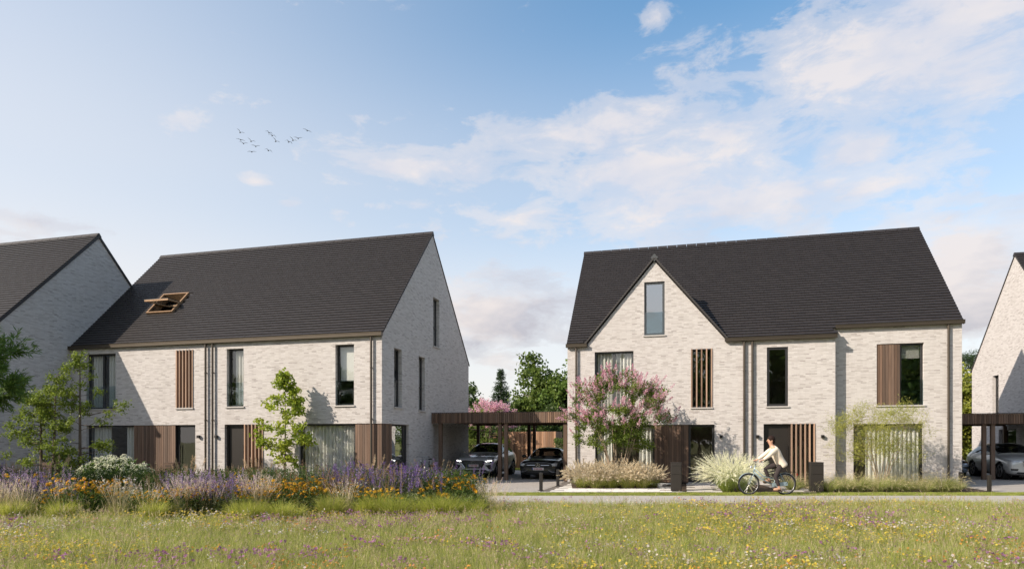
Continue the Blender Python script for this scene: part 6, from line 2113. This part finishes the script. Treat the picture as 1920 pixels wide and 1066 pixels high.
# ------------------------------------------------------------------ bicycles
def bicycle(label, at, rz, pm, skirt=True):
    """faces local -X; wheels 0.69 m across"""
    r = tag(empty('bicycle', at, rz), label, 'bicycle')
    W1, W2, rad = (-0.58, 0, 0.345), (0.57, 0, 0.345), 0.322
    for c in (W1, W2):
        ty = MB().torus((0, 0, 0), rad, 0.022, (0, 1, 0), 40, 8).build('wheel', M['rubber'], r, smooth=True); ty.location = c
        MB().torus((0, 0, 0), rad - 0.028, 0.012, (0, 1, 0), 40, 6).build('rim', M['alloy'], ty, smooth=True)
        m = MB()
        for k in range(24):
            a = 2 * math.pi * k / 24; y = 0.025 if k % 2 else -0.025; b = a + (0.35 if k % 4 < 2 else -0.35)
            m.tube([(0.025 * math.cos(b), y, 0.025 * math.sin(b)), ((rad - 0.03) * math.cos(a), 0, (rad - 0.03) * math.sin(a))], 0.0018, 4, cap=False)
        m.tube([(0, -0.05, 0), (0, 0.05, 0)], 0.025, 10)
        tag(m.build('spokes', M['alloy'], ty), kind='stuff')
    for c, a0, a1 in ((W1, 20, 150), (W2, 10, 200)):
        m = MB(); n = 16; vs = []; fs = []
        for i in range(n + 1):
            a = R(a0 + (a1 - a0) * i / n)
            for y, rr in ((-0.028, rad + 0.030), (0, rad + 0.040), (0.028, rad + 0.030)): vs.append((c[0] + rr * math.cos(a), y, c[2] + rr * math.sin(a)))
        for i in range(n):
            for j in range(2): fs.append((i * 3 + j, i * 3 + j + 1, (i + 1) * 3 + j + 1, (i + 1) * 3 + j))
        o = MB().add(vs, fs).build('mudguard', M[pm], r, smooth=True); sm = o.modifiers.new('t', 'SOLIDIFY'); sm.thickness = 0.003
    bb, st_, hb_, ht = (0.20, 0, 0.30), (0.40, 0, 0.86), (-0.43, 0, 0.70), (-0.375, 0, 0.93)
    m = MB()
    m.tube([bb, st_], 0.019, 10); m.tube([(-0.42, 0, 0.74), (-0.2, 0, 0.52), bb], 0.022, 10); m.tube([(-0.40, 0, 0.83), (-0.1, 0, 0.58), (0.27, 0, 0.50)], 0.018, 10); m.tube([hb_, ht], 0.022, 10)
    for y in (-0.06, 0.06):
        m.tube([(bb[0], y * 0.6, bb[2]), (W2[0], y, W2[2])], 0.011, 8); m.tube([(0.36, y * 0.4, 0.74), (W2[0], y, W2[2])], 0.010, 8)
        m.tube([(hb_[0], y * 0.9, hb_[2] - 0.02), (-0.47, y, 0.60), (W1[0], y, W1[2])], [0.014, 0.013, 0.010], 8)
    m.build('frame', M[pm], r, smooth=True)
    m = MB(); m.tube([(-0.375, 0, 0.93), (-0.36, 0, 1.04)], 0.014, 8)
    m.tube([(-0.28, -0.27, 1.05), (-0.36, -0.20, 1.06), (-0.40, 0, 1.05), (-0.36, 0.20, 1.06), (-0.28, 0.27, 1.05)], 0.012, 8)
    h = m.build('handlebar', M['alloy'], r, smooth=True)
    for y in (-1, 1): MB().tube([(-0.33, y * 0.225, 1.056), (-0.26, y * 0.285, 1.048)], 0.017, 8).build('grip', M['black_plastic'], h)
    MB().ball((-0.50, 0, 0.88), 0.04, 0.035, 0.04, 10, 6).build('front_lamp', M['chrome'], r, smooth=True)
    m = MB(); m.tube([st_, (0.425, 0, 0.93)], 0.013, 8); m.build('seat_post', M['alloy'], r)
    m = MB(); m.add([(0.28, 0, 0.955), (0.36, -0.045, 0.96), (0.52, -0.085, 0.965), (0.56, 0, 0.968), (0.52, 0.085, 0.965), (0.36, 0.045, 0.96),
                     (0.28, 0, 0.92), (0.36, -0.035, 0.915), (0.52, -0.06, 0.905), (0.55, 0, 0.905), (0.52, 0.06, 0.905), (0.36, 0.035, 0.915)],
                    [(0, 1, 2, 3, 4, 5), (11, 10, 9, 8, 7, 6), (0, 1, 7, 6), (1, 2, 8, 7), (2, 3, 9, 8), (3, 4, 10, 9), (4, 5, 11, 10), (5, 0, 6, 11)])
    bevel(m.build('saddle', M['black_plastic'], r), 0.012, 3)
    m = MB()
    for y in (-0.07, 0.07): m.tube([(0.42, y, 0.74), (0.90, y, 0.72)], 0.006, 6); m.tube([(0.80, y, 0.72), (W2[0], y, W2[2])], 0.005, 6)
    for k in range(4): m.tube([(0.5 + 0.12 * k, -0.07, 0.735), (0.5 + 0.12 * k, 0.07, 0.735)], 0.005, 6)
    m.build('carrier', M['black_metal'], r)
    MB().disc((bb[0], -0.05, bb[2]), 0.09, (0, 1, 0), 20, 0.006).build('chainring', M['alloy'], r)
    MB().bar((0.13, -0.062, 0.315), (0.62, -0.062, 0.36), 0.012, 0.12).build('chain_guard', M[pm], r)
    for sg, y in ((1, -0.10), (-1, 0.10)):
        e = (bb[0] + sg * 0.12, y, bb[2] - sg * 0.125); c = MB(); c.bar((bb[0], y * 0.75, bb[2]), (e[0], y * 0.9, e[2]), 0.018, 0.012); c.box(e[0] - 0.05, e[0] + 0.05, min(y, y * 1.9), max(y, y * 1.9), e[2] - 0.012, e[2] + 0.008)
        c.build('pedal', M['black_metal'], r)
    MB().box(0.935, 0.95, -0.03, 0.03, 0.62, 0.68).build('rear_reflector', M['red_lens'], r)
    return r


bicycle('blue-grey bicycle ridden along the footpath edge by the person in cream', (8.05, 20.45, 0.0), 0, 'bike_blue')
bicycle('black bicycle leaning by the shaded gable wall behind the flower bed', loc(0.50, 3.0, 0.0, OB), R(90) - AZ, 'bike_black')

# ------------------------------------------------------------------ the rider
simple('skin', (0.50, 0.29, 0.20), 0.55, 0, 0.08, 14)
simple('hair', (0.020, 0.010, 0.007), 0.75, 0, 0.3, 60, spec=0.2)
simple('cream_cloth', (0.66, 0.58, 0.47), 0.9, 0, 0.10, 18)
simple('dark_cloth', (0.030, 0.022, 0.022), 0.9, 0, 0.15, 18)
simple('tan_shoe', (0.46, 0.27, 0.17), 0.5, 0, 0.1)
simple('shoe_sole', (0.10, 0.05, 0.035), 0.8, 0, 0.1)
simple('eye', (0.02, 0.015, 0.012), 0.2, 0, 0)
simple('lip', (0.40, 0.13, 0.11), 0.5, 0, 0)


def skin_body(name, chains, mat, parent, sub=2, root=0):
    """chains: lists of (co, radius or (rx, ry)); a shared first point joins them"""
    vs = []; rs = []; es = []; ix = {}
    for ch in chains:
        prev = None
        for co, rad in ch:
            k = tuple(round(x, 4) for x in co)
            if k not in ix: ix[k] = len(vs); vs.append(co); rs.append(rad)
            if prev is not None and prev != ix[k]: es.append((prev, ix[k]))
            prev = ix[k]
    me = bpy.data.meshes.new(name); me.from_pydata(vs, es, [])
    o = bpy.data.objects.new(name, me); COL.objects.link(o)
    sk = o.modifiers.new('skin', 'SKIN'); sk.use_smooth_shade = True
    su = o.modifiers.new('sub', 'SUBSURF'); su.levels = sub; su.render_levels = sub
    if not me.skin_vertices: me.skin_vertices.new() if hasattr(me.skin_vertices, 'new') else None
    if not me.skin_vertices:
        bm = bmesh.new(); bm.from_mesh(me); bm.verts.layers.skin.verify(); bm.to_mesh(me); bm.free()
    for i, rad in enumerate(rs):
        s = me.skin_vertices[0].data[i]; s.radius = rad if isinstance(rad, tuple) else (rad, rad); s.use_root = (i == root)
    bpy.context.view_layer.update()
    dg = bpy.context.evaluated_depsgraph_get()
    em = bpy.data.meshes.new_from_object(o.evaluated_get(dg))
    bpy.data.objects.remove(o)
    em.name = name; em.materials.clear(); em.materials.append(M[mat])
    em.polygons.foreach_set('use_smooth', [True] * len(em.polygons))
    return link(name, em, parent)


pr = tag(empty('person', (8.05, 20.45, 0.0)), 'person in a cream jacket and dark trousers cycling to the left along the path', 'person')
PV = (0.40, 0, 1.00); WA = (0.33, 0, 1.14); CH = (0.24, 0, 1.34); NB = (0.17, 0, 1.50); NK = (0.135, 0, 1.565)
H1 = (0.105, 0, 1.65); H2 = (0.10, 0, 1.73); H3 = (0.115, 0, 1.80)
ch = [[(PV, (0.15, 0.12)), (WA, (0.13, 0.10)), (CH, (0.145, 0.11)), (NB, (0.085, 0.07)), (NK, 0.050), (H1, (0.072, 0.080)), (H2, (0.080, 0.100)), (H3, (0.062, 0.078))]]
for sg in (-1, 1):
    y = sg
    sh_ = (0.185, y * 0.175, 1.45); el = (-0.03, y * 0.225, 1.235); wr = (-0.225, y * 0.235, 1.105); hd2 = (-0.275, y * 0.238, 1.088)
    ch.append([(NB, 0.07), (sh_, 0.055), ((0.08, y * 0.205, 1.34), 0.044), (el, 0.037), ((-0.13, y * 0.232, 1.165), 0.031), (wr, 0.022), (hd2, (0.028, 0.020))])
    for k in range(4):
        yy = y * 0.238 + (k - 1.5) * 0.020; q = (1.0, 1.12, 1.05, 0.85)[k]
        ch.append([(hd2, (0.028, 0.020)), ((-0.305, yy, 1.092), 0.0095), ((-0.305 - 0.028 * q, yy, 1.075), 0.0088), ((-0.305 - 0.018 * q, yy, 1.045), 0.0082), ((-0.295, yy, 1.036), 0.0075)])
    yy = y * 0.238 - y * 0.032
    ch.append([(wr, 0.022), ((-0.255, yy, 1.078), 0.0105), ((-0.285, yy - y * 0.006, 1.056), 0.0095), ((-0.31, yy, 1.040), 0.008)])
    hip = (0.405, y * 0.095, 0.965)
    kn, an = (((0.22, y * 0.115, 0.585), (0.335, y * 0.125, 0.235)) if sg < 0 else ((-0.02, y * 0.115, 0.83), (0.115, y * 0.125, 0.475)))
    toe = (an[0] - 0.16, an[1] * 1.08, an[2] - 0.055)
    ch.append([(PV, (0.15, 0.12)), (hip, 0.088), (tuple((a * 0.5 + b * 0.5) for a, b in zip(hip, kn)), 0.074), (kn, 0.054), (tuple((a * 0.6 + b * 0.4) for a, b in zip(kn, an)), 0.052), (an, 0.034), ((an[0] + 0.02, an[1], an[2] - 0.05), 0.034), ((an[0] - 0.08, an[1] * 1.05, an[2] - 0.055), 0.034), (toe, 0.024)])
skin_body('body', ch, 'skin', pr)
# clothes
tr_ = [[((0.40, 0, 1.01), (0.165, 0.135)), ((0.41, 0, 0.95), (0.16, 0.13))]]
jk = [[((0.51, 0, 0.86), (0.24, 0.185)), ((0.46, 0, 0.95), (0.225, 0.175)), ((0.40, 0, 1.07), (0.20, 0.155)), ((0.33, 0, 1.19), (0.19, 0.155)), ((0.25, 0, 1.35), (0.195, 0.165)), ((0.19, 0, 1.48), (0.135, 0.125)), ((0.155, 0, 1.55), (0.085, 0.078))]]
for sg in (-1, 1):
    y = sg
    kn, an = (((0.22, y * 0.115, 0.585), (0.335, y * 0.125, 0.235)) if sg < 0 else ((-0.02, y * 0.115, 0.83), (0.115, y * 0.125, 0.475)))
    hip = (0.405, y * 0.095, 0.955)
    cuff = tuple(a * 0.12 + b * 0.88 for a, b in zip(kn, an))
    tr_.append([((0.41, 0, 0.95), (0.16, 0.13)), (hip, 0.105), (tuple((a + b) / 2 for a, b in zip(hip, kn)), 0.090), (kn, 0.068), (tuple((a + b) / 2 for a, b in zip(kn, an)), 0.064), (cuff, 0.052)])
    jk.append([((0.25, 0, 1.35), (0.195, 0.165)), ((0.20, y * 0.165, 1.435), 0.090), ((0.08, y * 0.205, 1.335), 0.076), ((-0.03, y * 0.225, 1.235), 0.066), ((-0.13, y * 0.232, 1.165), 0.055), ((-0.205, y * 0.235, 1.115), 0.046)])
    s_ = MB()
    s_.ball((an[0] - 0.06, an[1] * 1.05, an[2] - 0.05), 0.135, 0.047, 0.05, 14, 8)
    so = s_.build('shoe', M['tan_shoe'], pr, smooth=True)
    MB().box(an[0] - 0.185, an[0] + 0.065, an[1] * 1.05 - 0.042, an[1] * 1.05 + 0.042, an[2] - 0.105, an[2] - 0.082).build('sole', M['shoe_sole'], so)
skin_body('trousers', tr_, 'dark_cloth', pr)
skin_body('jacket', jk, 'cream_cloth', pr)
# hair, face (looking along -X)
m = MB(); m.ball((0.140, 0, 1.765), 0.118, 0.104, 0.112, 16, 12)
hr = m.build('hair', M['hair'], pr, smooth=True)
MB().ball((0.205, 0, 1.675), 0.050, 0.055, 0.07, 12, 8).build('hair_bun', M['hair'], pr, smooth=True)
MB().add([(0.012, 0, 1.735), (-0.022, 0, 1.692), (0.016, -0.016, 1.688), (0.016, 0.016, 1.688), (0.03, 0, 1.682)], [(0, 1, 2), (0, 3, 1), (1, 4, 2), (1, 3, 4), (0, 2, 4, 3)]).build('nose', M['skin'], pr, smooth=True)
MB().ball((0.026, 0, 1.655), 0.012, 0.026, 0.008, 10, 6).build('mouth', M['lip'], pr, smooth=True)
for sg in (-1, 1):
    MB().ball((0.027, sg * 0.034, 1.722), 0.010, 0.013, 0.008, 10, 6).build('eye', M['eye'], pr, smooth=True)
    MB().ball((0.125, sg * 0.083, 1.70), 0.022, 0.012, 0.034, 10, 6).build('ear', M['skin'], pr, smooth=True)

# ------------------------------------------------------------------ birds
def bird_mesh(dih1, dih2, sweep, span=0.34):
    m = MB(); m.ball((0, 0, 0), 0.040, 0.13, 0.038, 10, 8)
    m.add([(-0.02, 0.10, 0), (0.02, 0.10, 0), (0.035, 0.20, 0.005), (-0.035, 0.20, 0.005), (-0.02, 0.10, 0.012), (0.02, 0.10, 0.012), (0.035, 0.20, 0.012), (-0.035, 0.20, 0.012)],
          [(0, 1, 2, 3), (4, 5, 6, 7), (0, 1, 5, 4), (1, 2, 6, 5), (2, 3, 7, 6), (3, 0, 4, 7)])
    for s in (-1, 1):
        a = (0.02 * s, 0.0, 0.01); L1, L2 = span * 0.45, span * 0.6
        b = (a[0] + s * L1 * math.cos(dih1), -0.03, a[2] + L1 * math.sin(dih1)); c = (b[0] + s * L2 * math.cos(dih2), 0.02 + sweep, b[2] + L2 * math.sin(dih2))
        vs = []
        for p, cw, t in ((a, 0.085, 0.012), (b, 0.070, 0.010), (c, 0.014, 0.005)):
            vs += [(p[0], p[1] - cw / 2, p[2]), (p[0], p[1] + cw / 2, p[2]), (p[0], p[1] + cw / 2, p[2] + t), (p[0], p[1] - cw / 2, p[2] + t)]
        fs = [(0, 1, 2, 3), (8, 9, 10, 11)]
        for i in (0, 4):
            for k in range(4): fs.append((i + k, i + (k + 1) % 4, i + 4 + (k + 1) % 4, i + 4 + k))
        m.add(vs, fs)
    return m.mesh('bird', M['bird'], smooth=False)


simple('bird', (0.020, 0.022, 0.028), 0.7, 0, 0.2, 20)
BM = [bird_mesh(R(38), R(22), 0.05), bird_mesh(R(28), R(-30), 0.04), bird_mesh(R(8), R(-4), 0.02), bird_mesh(R(24), R(10), 0.03)]
# x, height, pose, roll, heading, label
for (x, z, k, ro, hd_, lb) in [(-25.16, 29.02, 0, 18, 40, 'bird at the upper left corner of the flock, wings raised high'),
                               (-22.50, 29.00, 1, 12, 30, 'upper bird of the close pair at the top of the flock, wings bowed'),
                               (-22.20, 28.72, 1, 4, 30, 'lower bird of the close pair at the top of the flock, wings bowed'),
                               (-18.97, 29.20, 2, 16, 20, 'bird farthest up and right of the flock, gliding on a tilt'),
                               (-25.12, 28.33, 2, 8, 20, 'flat-winged bird directly under the upper left corner bird'),
                               (-24.15, 28.20, 0, 14, 35, 'raised-winged bird in the middle of the left cluster'),
                               (-24.85, 28.00, 3, -2, 30, 'small bird low in the left cluster with shallow raised wings'),
                               (-23.72, 27.73, 3, -4, 25, 'bird with an open V of wings right of the left cluster'),
                               (-24.10, 27.23, 2, -6, 15, 'lowest bird of the flock, flat and thin against the sky'),
                               (-22.55, 27.35, 1, 8, 35, 'bowed-wing bird at the bottom middle of the flock'),
                               (-21.86, 28.20, 0, 20, 45, 'single bird in the centre gap of the flock, wings raised'),
                               (-20.66, 28.14, 1, 10, 40, 'lowest bird of the right-hand trio'),
                               (-20.27, 28.29, 0, 16, 40, 'middle bird of the right-hand trio, wings raised'),
                               (-19.80, 28.47, 3, -4, 20, 'highest bird of the right-hand trio, with a wide V of wings')]:
    b = link('bird', BM[k], None, (x, 60, z + 1.2))
    b.rotation_euler = (R(6), R(ro), R(hd_)); b.scale = (1.1,) * 3
    tag(b, lb, 'bird', 'birds flying over the roofs')
